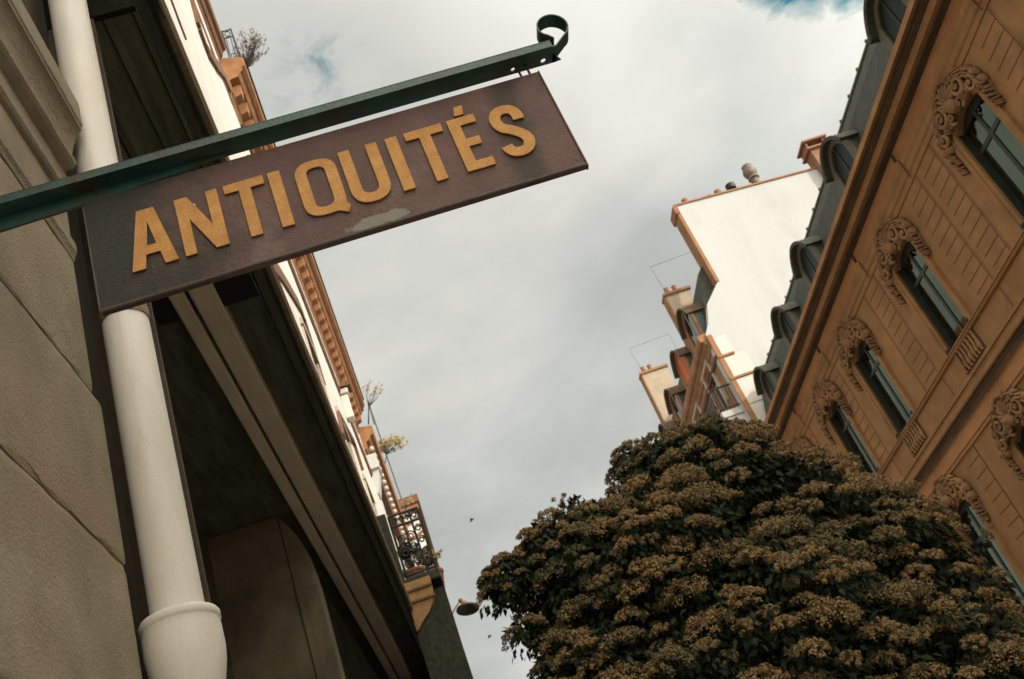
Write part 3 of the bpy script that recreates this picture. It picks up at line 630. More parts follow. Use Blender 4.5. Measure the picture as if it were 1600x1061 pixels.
# ================================================================== RIGHT: MANSION
XR = 12.0
rh = thing('mansion', (13, 20, G), 'long ochre stone mansion with carved window crests and a dark mansard roof, right', 'building')
BAYS = [10.2, 14.5, 18.9, 22.95, 26.1, 29.6]; Y0, Y1 = -18.0, 31.6
ALLB = [-12, -7.6, -3.2, 1.3, 5.7]+BAYS
HW = .61
up = [(b-HW, b+HW, 8.06, 10.58) for b in ALLB]; lo = [(b-HW, b+HW, 2.9, 5.92) for b in ALLB]; gr = [(b-HW, b+HW, G+.6, 1.6) for b in ALLB]
mb = MB(); wall_holes(mb, XR, 1, Y0, Y1, G, 11.4, up+lo+gr, .34)
mb.add([(XR, Y1, G), (24, Y1, G), (24, Y1, 12), (XR, Y1, 12)], [(0, 1, 2, 3)]); mb.add([(XR, Y0, G), (24, Y0, G), (24, Y0, 12), (XR, Y0, 12)], [(0, 1, 2, 3)])
# segmental arch fillers at the opening heads
for (a, b, c, d) in up+lo:
    for sgn in (0, 1):
        pts = [(b if sgn else a, d)]
        for k in range(7):
            t = k/6; yy = (a+(b-a)*.5*t) if not sgn else (b-(b-a)*.5*t); zz = d-.20*(1-t)**2
            pts.append((yy, zz))
        mb.prismx(pts, XR+.001, XR+.33)
mb.build('wall', 'tan_stone', rh)
# cornice
co = [(12.1, 10.97), (11.97, 10.97), (11.955, 11.02), (11.955, 11.06), (11.975, 11.07), (11.975, 11.10), (11.94, 11.13), (11.925, 11.17), (11.925, 11.22), (11.95, 11.235), (11.95, 11.27), (11.91, 11.33), (11.90, 11.38), (11.90, 11.44), (12.1, 11.45)]
MB().prism(co, Y0, Y1+.1).build('architrave', 'tan_stone', rh)
co = [(12.2, 11.451), (11.93, 11.451), (11.93, 11.47), (11.90, 11.53), (11.855, 11.585), (11.80, 11.62), (12.2, 11.64)]
co = [(12.2, 11.451), (11.955, 11.451), (11.955, 11.48), (11.93, 11.55), (11.89, 11.62), (11.84, 11.66), (12.2, 11.67)]
MB().prism(co, Y0, Y1+.1).build('cove', 'orange_stone', rh)
MB().prism([(12.2, 11.671), (11.66, 11.671), (11.66, 11.70), (12.2, 11.72)], Y0, Y1+.15).build('cornice_soffit', 'shade_brown', rh)  # soffit shadow put into the stone colour
co = [(12.2, 11.721), (11.60, 11.70), (11.555, 11.70), (11.555, 11.83), (11.53, 11.85), (12.2, 11.86)]
MB().prism(co, Y0, Y1+.2).build('corona', 'tan_stone', rh)
co = [(12.2, 11.861), (11.50, 11.861), (11.47, 11.885), (11.45, 11.885), (11.42, 11.91), (11.36, 11.915), (11.34, 11.925), (12.2, 11.93)]
MB().prism(co, Y0, Y1+.2).build('bed_moulding', 'shade_brown', rh)
co = [(12.2, 11.931), (11.30, 11.920), (11.27, 11.90), (11.25, 11.90), (11.25, 12.03), (11.29, 12.06), (12.2, 12.2)]
MB().prism(co, Y0, Y1+.2).build('gutter_fascia', 'tan_stone', rh)
# string course and sill band
co = [(12.1, 6.46), (11.96, 6.46), (11.96, 6.52), (11.93, 6.54), (11.93, 6.80), (11.90, 6.84), (11.86, 6.84), (12.1, 6.86)]
MB().prism(co, Y0, Y1).build('string_course', 'orange_stone', rh)
MB().prism([(12.1, 6.861), (11.93, 6.861), (11.93, 6.95), (11.88, 7.03), (12.1, 7.05)], Y0, Y1).build('course_shadow_band', 'shade_brown', rh)  # shadow under the course cap, built as a dark band
MB().prism([(12.1, 7.051), (11.84, 7.051), (11.82, 7.08), (11.82, 7.15), (11.86, 7.18), (12.1, 7.26)], Y0, Y1).build('course_cap', 'tan_stone', rh)
MB().prism([(12.1, 7.36), (11.965, 7.36), (11.965, 7.44), (12.1, 7.45)], Y0, Y1).build('plinth_line', 'tan_stone', rh)
co = [(12.1, 7.97), (11.95, 7.97), (11.93, 7.99), (11.93, 8.03), (11.90, 8.04), (11.90, 8.07), (12.1, 8.08)]
mb = MB()
mb.prism(co, Y0, Y1); mb.build('sill_band', 'tan_stone', rh)
# joints and rusticated ticks: grooves cut as thin dark channels with a raised lip
TICK = {12.47: 12.52, 15.9: 15.95, 16.84: 16.90, 20.4: 20.46, 24.6: 24.66, 28.2: 28.26, 8.1: 8.15}
for y, za, zb in ((12.47, 7.45, 11.66), (15.9, 8.1, 10.95), (16.84, 7.45, 11.66), (20.4, 7.45, 11.66), (21.3, 8.1, 10.95), (24.6, 7.45, 11.66), (28.2, 7.45, 11.66), (8.1, 7.45, 11.6)):
    gm = MB(); gm.box(XR-.012, XR+.01, y-.014, y+.014, za, min(zb, 10.96))
    if zb > 11: gm.box(11.885, 11.9, y-.014, y+.014, 10.97, 11.46); gm.box(11.80, 11.86, y-.014, y+.014, 11.46, 11.66)
    if y in TICK:
        for k in range(12):
            z = 10.72-k*.272+random.uniform(-.008, .008)
            if z > 8.2: gm.box(XR-.006, XR+.01, y+.013, y+.75+random.uniform(-.05, .03), z-.009, z+.009)
    gm.build('stone_joint', 'groove', rh); MB().box(XR-.013, XR+.01, y-.045, y-.018, za, min(zb, 10.96)).build('joint_lip', 'tan_stone', rh)
for y in (16.6, 20.9, 24.6):
    gm = MB(); gm.box(XR-.012, XR+.01, y-.014, y+.014, 2.0, 6.45)
    for k in range(10): gm.box(XR-.006, XR+.01, y+.013, y+.66, 6.2-k*.3-.009, 6.2-k*.3+.009)
    gm.build('stone_joint', 'groove', rh)

# window surround, casement, pane, ornament, balustrade: built for the bay at y = 18.9, then copied along
def segtop(a, b, d, sag, n=14):
    return [(a+(b-a)*k/n, d-sag*(1-math.sin(math.pi*k/n))**2) for k in range(n+1)]
def surround(z0, z1, yc, w=.22):
    mb = MB(); inner = [(yc-HW, z0)]+segtop(yc-HW, yc+HW, z1, .20)+[(yc+HW, z0)]
    outer = [(yc-HW-w, z0)]+segtop(yc-HW-w, yc+HW+w, z1+w*.9, .24)+[(yc+HW+w, z0)]
    def ring(pi, po, xf, xb):
        n = len(pi)
        vs = [(xf, y, z) for y, z in pi]+[(xf, y, z) for y, z in po]+[(xb, y, z) for y, z in pi]+[(xb, y, z) for y, z in po]
        fs = []
        for i in range(n-1): fs += [(i, i+1, n+i+1, n+i), (i, 2*n+i, 2*n+i+1, i+1), (n+i, n+i+1, 3*n+i+1, 3*n+i)]
        fs += [(0, n, 3*n, 2*n), (n-1, 2*n-1, 4*n-1, 3*n-1)]
        mb.add(vs, fs)
    mid = [((p[0]+q[0])/2, (p[1]+q[1])/2) for p, q in zip(inner, outer)]
    ring(inner, mid, XR-.045, XR+.02); ring(mid, outer, XR-.075, XR+.02)
    return mb
def casement(yc, z0, z1):
    x = XR+.13; mb = MB(); s = .048
    def bx(a, b, c, d, dx=0, t=.05): mb.box(x-dx, x-dx+t, a, b, c, d)
    bx(yc-HW, yc-HW+s, z0, z1); bx(yc+HW-s, yc+HW, z0, z1); bx(yc-HW+s, yc+HW-s, z0, z0+s*1.3); bx(yc-.045, yc+.045, z0+s*1.3, z1)
    zt = z0+(z1-z0)*.70; bx(yc-HW+s, yc-.046, zt-.045, zt+.045, .003); bx(yc+.046, yc+HW-s, zt-.045, zt+.045, .003)
    mb.box(XR+.03, XR+.13, yc-HW+.001, yc-HW+.02, z0, z1); mb.box(XR+.03, XR+.13, yc+HW-.02, yc+HW-.001, z0, z1-.02)
    bx(yc-HW+s, yc-.046, z1-.2, z1, .001); bx(yc+.046, yc+HW-s, z1-.2, z1, .001)
    return mb
def ornament(yc, zb, seed=0, k=1.0):
    """carved crest over a window head: shell between scrolls, leaves and hanging garlands"""
    rs = random.Random(5+seed); mb = MB(); X = XR-.07
    def ell(y, z, a, b, ang, dep, x=X, n=10, m=6):
        vs = []; ca, sa = math.cos(ang), math.sin(ang)
        for i in range(m+1):
            p = math.pi*i/m
            for j in range(n):
                t = 2*math.pi*j/n; u = a*math.sin(p)*math.cos(t); v = b*math.sin(p)*math.sin(t)
                vs.append((x-dep*k*math.cos(p)*.85, yc+(y+u*ca-v*sa)*.93, zb+(z+u*sa+v*ca)*.93))
        mb.add(vs, [(i*n+j, (i+1)*n+j, (i+1)*n+(j+1) % n, i*n+(j+1) % n) for i in range(m) for j in range(n)])
    def scroll(cy, cz, r0, turns, hand, th, start):
        pts, rr = [], []; n = int(16*turns)
        for i in range(n+1):
            q = i/n; a = start+hand*2*math.pi*turns*q; rad = r0*(1-q*.86)
            pts.append((X-.05*k-.05*k*q, yc+(cy+rad*math.cos(a))*.93, zb+(cz+rad*math.sin(a))*.93)); rr.append(th*(1-.45*q))
        mb.tube(pts, rr, 8); ell(cy, cz, r0*.22, r0*.22, 0, .16)
    # backing slab following the arch
    out = [(-1.02, -.62), (-1.10, -.2), (-1.02, .18), (-.80, .50), (-.50, .72), (-.2, .86), (.2, .86), (.5, .72), (.80, .50), (1.02, .18), (1.10, -.2), (1.02, -.62)]
    inn = [(-.90, -.62), (-.92, -.3), (-.80, -.04), (-.55, .10), (-.3, .19), (-.1, .22), (.1, .22), (.3, .19), (.55, .10), (.80, -.04), (.92, -.3), (.90, -.62)]
    n = len(out); P = [(XR-.055, y, z) for y, z in out]+[(XR-.055, y, z) for y, z in inn]+[(XR+.01, y, z) for y, z in out]+[(XR+.01, y, z) for y, z in inn]
    mb.add([(x, yc+y*.93, zb+z*.93) for x, y, z in P], [(i, i+1, n+i+1, n+i) for i in range(n-1)]+[(i, 2*n+i, 2*n+i+1, i+1) for i in range(n-1)]+[(n+i, n+i+1, 3*n+i+1, 3*n+i) for i in range(n-1)])
    # shell
    for i in range(9):
        a = R(12+156*i/8); L_ = .40+.10*math.sin(a); ell(.5*L_*math.cos(a), .36+.5*L_*math.sin(a), L_*.56, .062, a, .16)
        ell(L_*1.0*math.cos(a), .36+L_*1.0*math.sin(a), .075, .065, a, .19)
    ell(0, .30, .20, .17, 0, .26); ell(0, .30, .11, .10, 0, .31)
    for sg_ in (-1, 1):
        scroll(sg_*.50, .40, .245, 1.6, sg_, .060, math.pi*.5); scroll(sg_*.80, .10, .18, 1.4, -sg_, .050, math.pi*.5)
        scroll(sg_*.24, .16, .13, 1.3, sg_, .036, -math.pi*.5)
        for (y, z, a, b, an, d) in ((.70, .47, .19, .075, -.5, .15), (.86, .36, .17, .07, -1.0, .14), (.98, .16, .17, .07, -1.3, .15), (.40, .66, .20, .07, -.25, .14), (.60, .62, .16, .06, -.6, .12), (.62, .17, .15, .06, .6, .14), (.42, .14, .14, .05, .3, .13), (1.02, -.08, .14, .08, -1.4, .17), (.90, -.12, .12, .06, -1.0, .15)):
            for q in range(3):
                o = (q-1)*.55; ell(sg_*(y-math.sin(an)*b*o*1.6), z+math.cos(an)*b*o*1.6, a*(1-.2*abs(q-1)), b*.62, sg_*an, d*rs.uniform(.8, 1.15))
        z = -.16; i = 0
        while z > -.78:
            w = max(.062, .115*(1-(abs(z)-.16)*.85))
            for q in range(4):
                a = q*1.57+i; ell(sg_*(.985+.02*math.sin(i*2.2))+w*.55*math.cos(a), z+w*.5*math.sin(a), w*.52, w*.42, a, .10+w*.5, n=8, m=5)
            ell(sg_*.985, z, w*.5, w*.5, 0, .16+w*.4, n=8, m=5); z -= w*1.45; i += 1
    return mb
def balus(yc):
    mb = MB()
    for k in range(7):
        y = yc-.48+k*.16
        mb.lathe([(.05, 7.47), (.03, 7.52), (.062, 7.60), (.062, 7.64), (.03, 7.78), (.045, 7.84), (.03, 7.88), (.05, 7.955)], XR-.03, y, 8)
    return mb
YC = 18.9
protos = []
s1 = surround(8.08, 10.58, YC).build('window_surround', 'tan_stone', rh, org=(XR, YC, 8))
w1 = casement(YC, 8.08, 10.58).build('window', 'win_dark', rh, org=(XR, YC, 8.0))
MB().box(XR+.150, XR+.158, YC-HW, YC+HW, 8.08, 10.58).build('pane', 'clear', w1, org=(XR, YC, 8.0))
cu = MB(); ny = 30
for side in (-1, 1):
    for k in range(ny):
        ya_ = YC+side*(.08+.46*k/ny); yb_ = YC+side*(.08+.46*(k+1)/ny)
        xa, xb = XR+.22+.02*math.sin(k*1.3), XR+.22+.02*math.sin((k+1)*1.3)
        cu.add([(xa, ya_, 8.08), (xb, yb_, 8.08), (xb, yb_, 10.58), (xa, ya_, 10.58)], [(0, 1, 2, 3)])
cu.build('curtain', 'curtain', w1, org=(XR, YC, 8.0))
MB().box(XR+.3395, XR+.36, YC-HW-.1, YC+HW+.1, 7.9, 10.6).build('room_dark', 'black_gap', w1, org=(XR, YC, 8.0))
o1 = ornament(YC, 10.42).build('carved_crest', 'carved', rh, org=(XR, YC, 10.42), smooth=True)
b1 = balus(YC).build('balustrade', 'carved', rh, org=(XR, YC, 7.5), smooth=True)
b2 = MB().box(XR-.008, XR+.002, YC-.57, YC+.57, 7.46, 7.965).build('balustrade_back', 'groove', rh, org=(XR, YC, 7.5))
k1 = MB(); k1.ball((XR-.03, YC-HW-.03, 8.13), .07, 10, 6).ball((XR-.03, YC+HW+.03, 8.13), .07, 10, 6)
k1 = k1.build('sill_knobs', 'iron', rh, org=(XR, YC, 8.1), smooth=True)
ZL = 4.50
s2 = surround(2.9, 5.92, YC, .25).build('window_surround', 'tan_stone', rh, org=(XR, YC, 3))
w2 = casement(YC, 2.9, 5.92).build('window', 'win_dark', rh, org=(XR, YC, 3.0))
MB().box(XR+.150, XR+.158, YC-HW, YC+HW, 2.9, 5.92).build('pane', 'clear', w2, org=(XR, YC, 3.0))
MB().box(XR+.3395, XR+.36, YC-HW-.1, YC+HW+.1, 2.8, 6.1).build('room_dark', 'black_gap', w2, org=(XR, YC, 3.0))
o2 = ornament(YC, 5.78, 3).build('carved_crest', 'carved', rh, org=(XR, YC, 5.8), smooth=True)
w3 = casement(YC, G+.6, 1.6).build('window', 'win_dark', rh, org=(XR, YC, 0))
MB().box(XR+.150, XR+.158, YC-HW, YC+HW, G+.6, 1.6).build('pane', 'glass', w3, org=(XR, YC, 0))
for b in ALLB:
    if b == YC: continue
    for o in ((s1, w1, b1, b2, k1, s2, w2, w3, o1, o2) if b > 8 else (w1, w2, w3)):
        c = o.copy(); COL.objects.link(c); c.location.y += b-YC
        for ch in kids(o):
            d = ch.copy(); COL.objects.link(d); d.parent = c
# roof
mb = MB().prism([(11.95, 12.1), (12.02, 12.12), (12.55, 13.95), (12.78, 14.42), (12.90, 14.55), (24, 15.3), (24, 12.1)], Y0, Y1+.05)
mb.build('mansard_roof', 'zinc', rh)
mb = MB().tube([(12.86, Y0, 14.56), (12.86, Y1+.05, 14.56)], .045, 8)
for y in np.arange(Y0+.5, Y1, .85): mb.ball((12.84, y, 14.60), .055, 6, 4)
mb.build('roof_ridge_roll', 'zinc_trim', rh, smooth=True)
def dormer(yc, hw=.58, x0=12.10, z0=12.35, zs=13.52, rise=.45, ret='main'):
    """arched dormer with hood; front plane x0"""
    def archp(w, zsp, rs, n=14): return [(yc-w+2*w*k/n, zsp+rs*math.sin(math.pi*k/n)**.8) for k in range(n+1)]
    fr = MB(); po = archp(hw+.12, zs, rise); pi_ = archp(hw-.10, zs-.06, rise-.12)
    out = [(yc-hw-.12, z0)]+po+[(yc+hw+.12, z0)]; inn = [(yc-hw+.10, z0+.12)]+pi_+[(yc+hw-.10, z0+.12)]; n = len(out)
    vs = [(x0, y, z) for y, z in out]+[(x0, y, z) for y, z in inn]+[(x0+.08, y, z) for y, z in out]+[(x0+.08, y, z) for y, z in inn]; fs = []
    for i in range(n):
        j = (i+1) % n; fs += [(i, j, n+j, n+i), (n+i, n+j, 3*n+j, 3*n+i), (i, 2*n+i, 2*n+j, j)]
    fr.add(vs, fs)
    ck = MB(); sd_ = [(yc-hw-.10, z0)]+archp(hw+.10, zs-.02, rise)+[(yc+hw+.10, z0)]; ck.prismx(sd_, x0+.081, 13.0)
    hd = MB(); A = archp(hw+.23, zs-.10, rise+.12); B = archp(hw+.10, zs-.10, rise+.05)
    n = len(A); vs = [(x0-.17, y, z) for y, z in A]+[(x0-.17, y, z) for y, z in B]+[(13.05, y, z) for y, z in A]+[(13.05, y, z) for y, z in B]; fs = []
    for i in range(n-1): fs += [(i, i+1, n+i+1, n+i), (i, 2*n+i, 2*n+i+1, i+1), (n+i, n+i+1, 3*n+i+1, 3*n+i)]
    fs += [(0, n, 3*n, 2*n), (n-1, 3*n-1, 4*n-1, 2*n-1)]
    hd.add(vs, fs)
    ri = MB()
    for (dw, dz, rr) in ((.23, 0, .018), (.17, -.03, .014)):
        ri.tube([(x0-.175, y, z) for y, z in archp(hw+dw, zs-.10, rise+.12-(.23-dw)*.9)], rr, 6)
    gl = MB(); g = [(yc-hw+.10, z0+.12)]+pi_+[(yc+hw-.10, z0+.12)]; gl.prismx(g, x0+.05, x0+.06)
    mu = MB().box(x0+.03, x0+.05, yc-.025, yc+.025, z0+.12, zs+rise-.2)
    return fr, ck, hd, ri, gl, mu
def put_dormer(parent, yc, mats=('zinc_trim', 'zinc', 'zinc', 'zinc_trim', 'attic_glass', 'win_dark'), dx=0, dz=0, glassm=None, **k):
    fr, ck, hd, ri, gl, mu = dormer(yc, **k)
    for q in (fr, ck, hd, ri, gl, mu): q.v = [(x+dx, y, z+dz) for x, y, z in q.v]
    og = (12+dx, yc, 12.3+dz)
    d = fr.build('dormer', mats[0], parent, org=og); ck.build('cheeks', mats[1], d, org=og); hd.build('hood', mats[2], d, org=og, smooth=True)
    ri.build('hood_rib', mats[3], d, org=og, smooth=True); gl.build('pane', glassm or mats[4], d, org=og); mu.build('mullion', mats[5], d, org=og); return d
dm = put_dormer(rh, YC)
for b in BAYS:
    if b == YC: continue
    c = dm.copy(); COL.objects.link(c); c.location.y += b-YC
    for ch in kids(dm): d = ch.copy(); COL.objects.link(d); d.parent = c

# ================================================================== MIDDLE: WHITE GABLE HOUSE
YG = 32.0; XM = 11.95
gh = thing('gable_house', (15, 36, G), 'tall house with a blank white side wall and dormers beyond the mansion', 'building')
ga = [(XM, G), (XM, 17.1), (12.25, 17.5), (12.56, 18.27), (13.41, 19.10), (13.44, 22.93), (19.41, 22.62), (19.41, G)]
mb = MB(); n = len(ga); mb.add([(x, YG, z) for x, z in ga]+[(x, YG+.45, z) for x, z in ga], [tuple(range(n)), tuple(range(n, 2*n))]+[(i, (i+1) % n, n+(i+1) % n, n+i) for i in range(n)])
mb.build('side_wall', 'white_wall', gh)
# coping: brown strips
def coping(a, b, nm='coping', w=.10, out=.05, dep=.62, m='mid_stone'):
    a = Vector(a); b = Vector(b); d = (b-a).normalized(); nn = Vector((-d.y, d.x))
    q = [a-d*.03, b+d*.03, b+d*.03+nn*w, a-d*.03+nn*w]; mb = MB()
    mb.add([(p.x, YG-out, p.y) for p in q]+[(p.x, YG-out+dep, p.y) for p in q], [(0, 1, 2, 3), (4, 5, 6, 7), (0, 1, 5, 4), (1, 2, 6, 5), (2, 3, 7, 6), (3, 0, 4, 7)])
    mb.build(nm, m, gh)
coping((13.36, 22.94), (19.41, 22.62), w=.07)
MB().box(13.30, 13.43, YG-.03, YG+.7, 19.05, 22.9).build('chimney_return', 'mid_stone', gh)
MB().box(13.24, 13.42, YG-.06, YG+.8, 22.55, 22.92).build('coping_return', 'terracotta', gh)
# main volumes behind the side wall
mb = MB(); wh = []
WB = [33.9, 37.2, 40.5, 43.8]
for y in WB:
    wh += [(y-.55, y+.55, 14.9, 16.45), (y-.55, y+.55, 10.9, 13.4), (y-.55, y+.55, 7.2, 9.6)]
wall_holes(mb, XM+.03, 1, YG+.45, 47, G, 17.0, wh, .3); mb.build('street_wall', 'mid_stone', gh)
MB().box(12.4, 22, YG+.46, 47, G, 17.0).build('inner_core', 'shade_brown', gh)
MB().prism([(12.15, 17.0), (12.30, 17.3), (13.0, 19.9), (13.5, 20.4), (22, 21.2), (22, 17.0)], YG+.46, 47).build('mansard_roof', 'zinc', gh)
co = [(12.1, 16.55), (11.93, 16.55), (11.90, 16.68), (11.80, 16.78), (11.78, 16.86), (11.68, 16.90), (11.64, 17.00), (11.64, 17.16), (12.3, 17.25)]
MB().prism(co, YG+.1, 47).build('cornice', 'mid_stone', gh)
MB().prism([(12.0, 16.1), (11.90, 16.1), (11.88, 16.2), (12.0, 16.22)], YG+.1, 47).build('frieze_line', 'brown_trim', gh)
def mwin(y, z0, z1):
    x = XM+.14; f = MB(); f.box(x, x+.05, y-.55, y-.47, z0, z1).box(x, x+.05, y+.47, y+.55, z0, z1).box(x, x+.05, y-.05, y+.05, z0, z1).box(x, x+.05, y-.47, y+.47, z1-.1, z1).box(x, x+.05, y-.47, y+.47, z0, z0+.1).box(x, x+.05, y-.47, y-.05, z0+(z1-z0)*.66, z0+(z1-z0)*.66+.08).box(x, x+.05, y+.05, y+.47, z0+(z1-z0)*.66, z0+(z1-z0)*.66+.08)
    f.box(XM-.05, XM+.03, y-.75, y-.56, z0, z1+.15).box(XM-.05, XM+.03, y+.56, y+.75, z0, z1+.15).box(XM-.08, XM+.03, y-.80, y+.80, z1+.151, z1+.35)
    o = f.build('window', 'win_pale', gh, org=(XM, y, z0)); MB().box(x+.02, x+.03, y-.55, y+.55, z0, z1).build('pane', 'glass', o, org=(XM, y, z0))
for y in WB:
    mwin(y, 14.9, 16.45); mwin(y, 10.9, 13.4); mwin(y, 7.2, 9.6)
# balcony with scrolled corbel, lit end
MB().box(11.15, XM+.02, 32.25, 35.5, 13.85, 14.10).build('balcony_slab', 'white_wall', gh, bevel=.03)
cb = [(XM+.02, 13.84), (11.22, 13.84), (11.25, 13.66), (11.38, 13.5), (11.62, 13.38), (11.70, 13.15), (11.86, 12.95), (XM+.02, 12.85)]
for y in (32.3, 35.1): MB().prism(cb, y, y+.3).build('balcony_corbel', 'white_wall', gh, bevel=.03)
rb = MB()
for y0, y1 in ((32.3, 35.45),):
    rb.tube([(11.2, y0, 15.05), (11.2, y1, 15.05)], .03, 6); rb.tube([(11.2, y0, 14.2), (11.2, y1, 14.2)], .02, 5); rb.tube([(11.2, y0, 15.05), (XM, y0, 15.05)], .03, 6); rb.tube([(11.2, y0, 14.2), (XM, y0, 14.2)], .02, 5)
    for y in np.arange(y0, y1, .13): rb.tube([(11.2, y, 14.1), (11.2, y, 15.05)], .012, 4)
    for x in np.arange(11.2, XM, .13): rb.tube([(x, y0, 14.1), (x, y0, 15.05)], .012, 4)
    for y in np.arange(y0+.2, y1, .4): rb.tube([(11.19, y+.13*math.cos(a), 14.62+.26*math.sin(a)) for a in np.linspace(0, 6.28, 10)], .014, 4)
rb.build('balcony_railing', 'iron', gh)
# corner quoins left pinkish
mb = MB()
for (z, h, w) in ((16.05, .75, .62), (15.1, .85, 1.0), (13.95, 1.05, 1.05), (12.4, 1.5, 1.15)):
    MB().box(XM-.005, XM+w, YG-.03, YG+.02, z, z+h).build('corner_quoin', 'pink_stone', gh, bevel=.01)
mb = MB()
for (z, w) in ((16.02, .66), (15.06, 1.04), (12.36, 1.2)): MB().box(XM-.01, XM+w*.9, YG-.09, YG+.02, z-.05, z+.028).build('quoin_ledge', 'mid_stone', gh)
MB().box(XM-.03, XM+.16, YG-.05, YG+.02, 10.0, 17.0).build('corner_strip', 'mid_stone', gh)
# dormers
for i, y in enumerate((33.7, 36.8, 40.0, 43.3)):
    put_dormer(gh, y, ('mid_stone', 'zinc_blue', 'shade_brown', 'zinc_trim', 'glass', 'win_pale'), dx=.05, dz=4.95, glassm=('orange_blind' if i == 1 else None), hw=.72, zs=13.75, rise=.62)
# roof clutter: brick stack and pots
st = MB(); st.box(19.42, 20.15, YG-.35, YG+.35, 15.0, 23.35).build('brick_stack', 'brick', gh)
MB().box(19.3, 20.27, YG-.47, YG+.47, 23.35, 23.44).box(19.36, 19.42, YG-.4, YG+.4, 23.44, 23.72).box(20.10, 20.16, YG-.4, YG+.4, 23.44, 23.72).box(19.25, 20.32, YG-.5, YG+.5, 23.72, 23.80).build('stack_cap', 'brick', gh)
for (x, h, r, m) in ((13.95, .35, .14, 'terracotta'), (14.95, .22, .13, 'terracotta'), (15.35, .36, .15, 'terracotta')):
    z = 22.97-(x-13.4)*.053
    MB().lathe([(r*.85, z), (r, z+h*.3), (r*.9, z+h), (r*.6, z+h), (r*.6, z)], x, YG+.25, 12).build('chimney_pot', m, gh, smooth=True)
z = 22.82
MB().lathe([(.10, z), (.10, z+.25), (.2, z+.27), (.2, z+.5), (.08, z+.52)], 15.95, YG+.25, 12).build('chimney_pot', 'iron', gh, smooth=True)
z = 22.75
MB().lathe([(.17, z), (.17, z+.45), (.24, z+.5), (.20, z+.62), (.26, z+.72), (.30, z+.85), (.26, z+1.0), (.2, z+1.02), (.22, z+1.2), (.0, z+1.25)], 17.0, YG+.25, 14).build('chimney_cowl', mat('cowl', (.30, .24, .19), (.10, .07, .05), 4, .6), gh, smooth=True)
# rooftop stacks further along the row
for y, x0, x1, zt in ((35.6, 12.55, 13.6, 21.3), (44.2, 12.6, 13.9, 22.6)):
    o = MB().box(x0, x1, y, y+.5, 17.5, zt).build('far_stack', mat('stack_render', (.52, .42, .32), (.42, .33, .24), 2, .9), gh); 
    MB().box(x0-.08, x1+.08, y-.08, y+.58, zt, zt+.12).build('stack_cap', 'mid_stone', o); MB().box(x0-.06, x0, y-.02, y+.52, 17.5, zt).build('stack_edge', 'mid_stone', o)
    for xx in (x0+.25, x0+.6): MB().lathe([(.1, zt+.12), (.12, zt+.5), (.0, zt+.5)], xx, y+.25, 8).build('chimney_pot', 'terracotta', o)
    MB().tube([(x0+.1, y, zt+.1), (x0+.0, y, zt+1.6), (x1+.9, y, zt+1.7), (x1+.9, y, zt-.5)], .012, 4).build('wire_frame', 'zinc_trim', o)
# row beyond
ro = thing('far_terrace', (14, 52, G), 'far end of the terrace with a grey roof behind the tree top', 'building')
MB().box(11.9, 22, 47.1, 60, G, 16.5).build('wall', 'mid_stone', ro); MB().prism([(11.95, 16.5), (12.9, 19.5), (22, 20.3), (22, 16.5)], 47.1, 60).build('roof', 'zinc', ro)

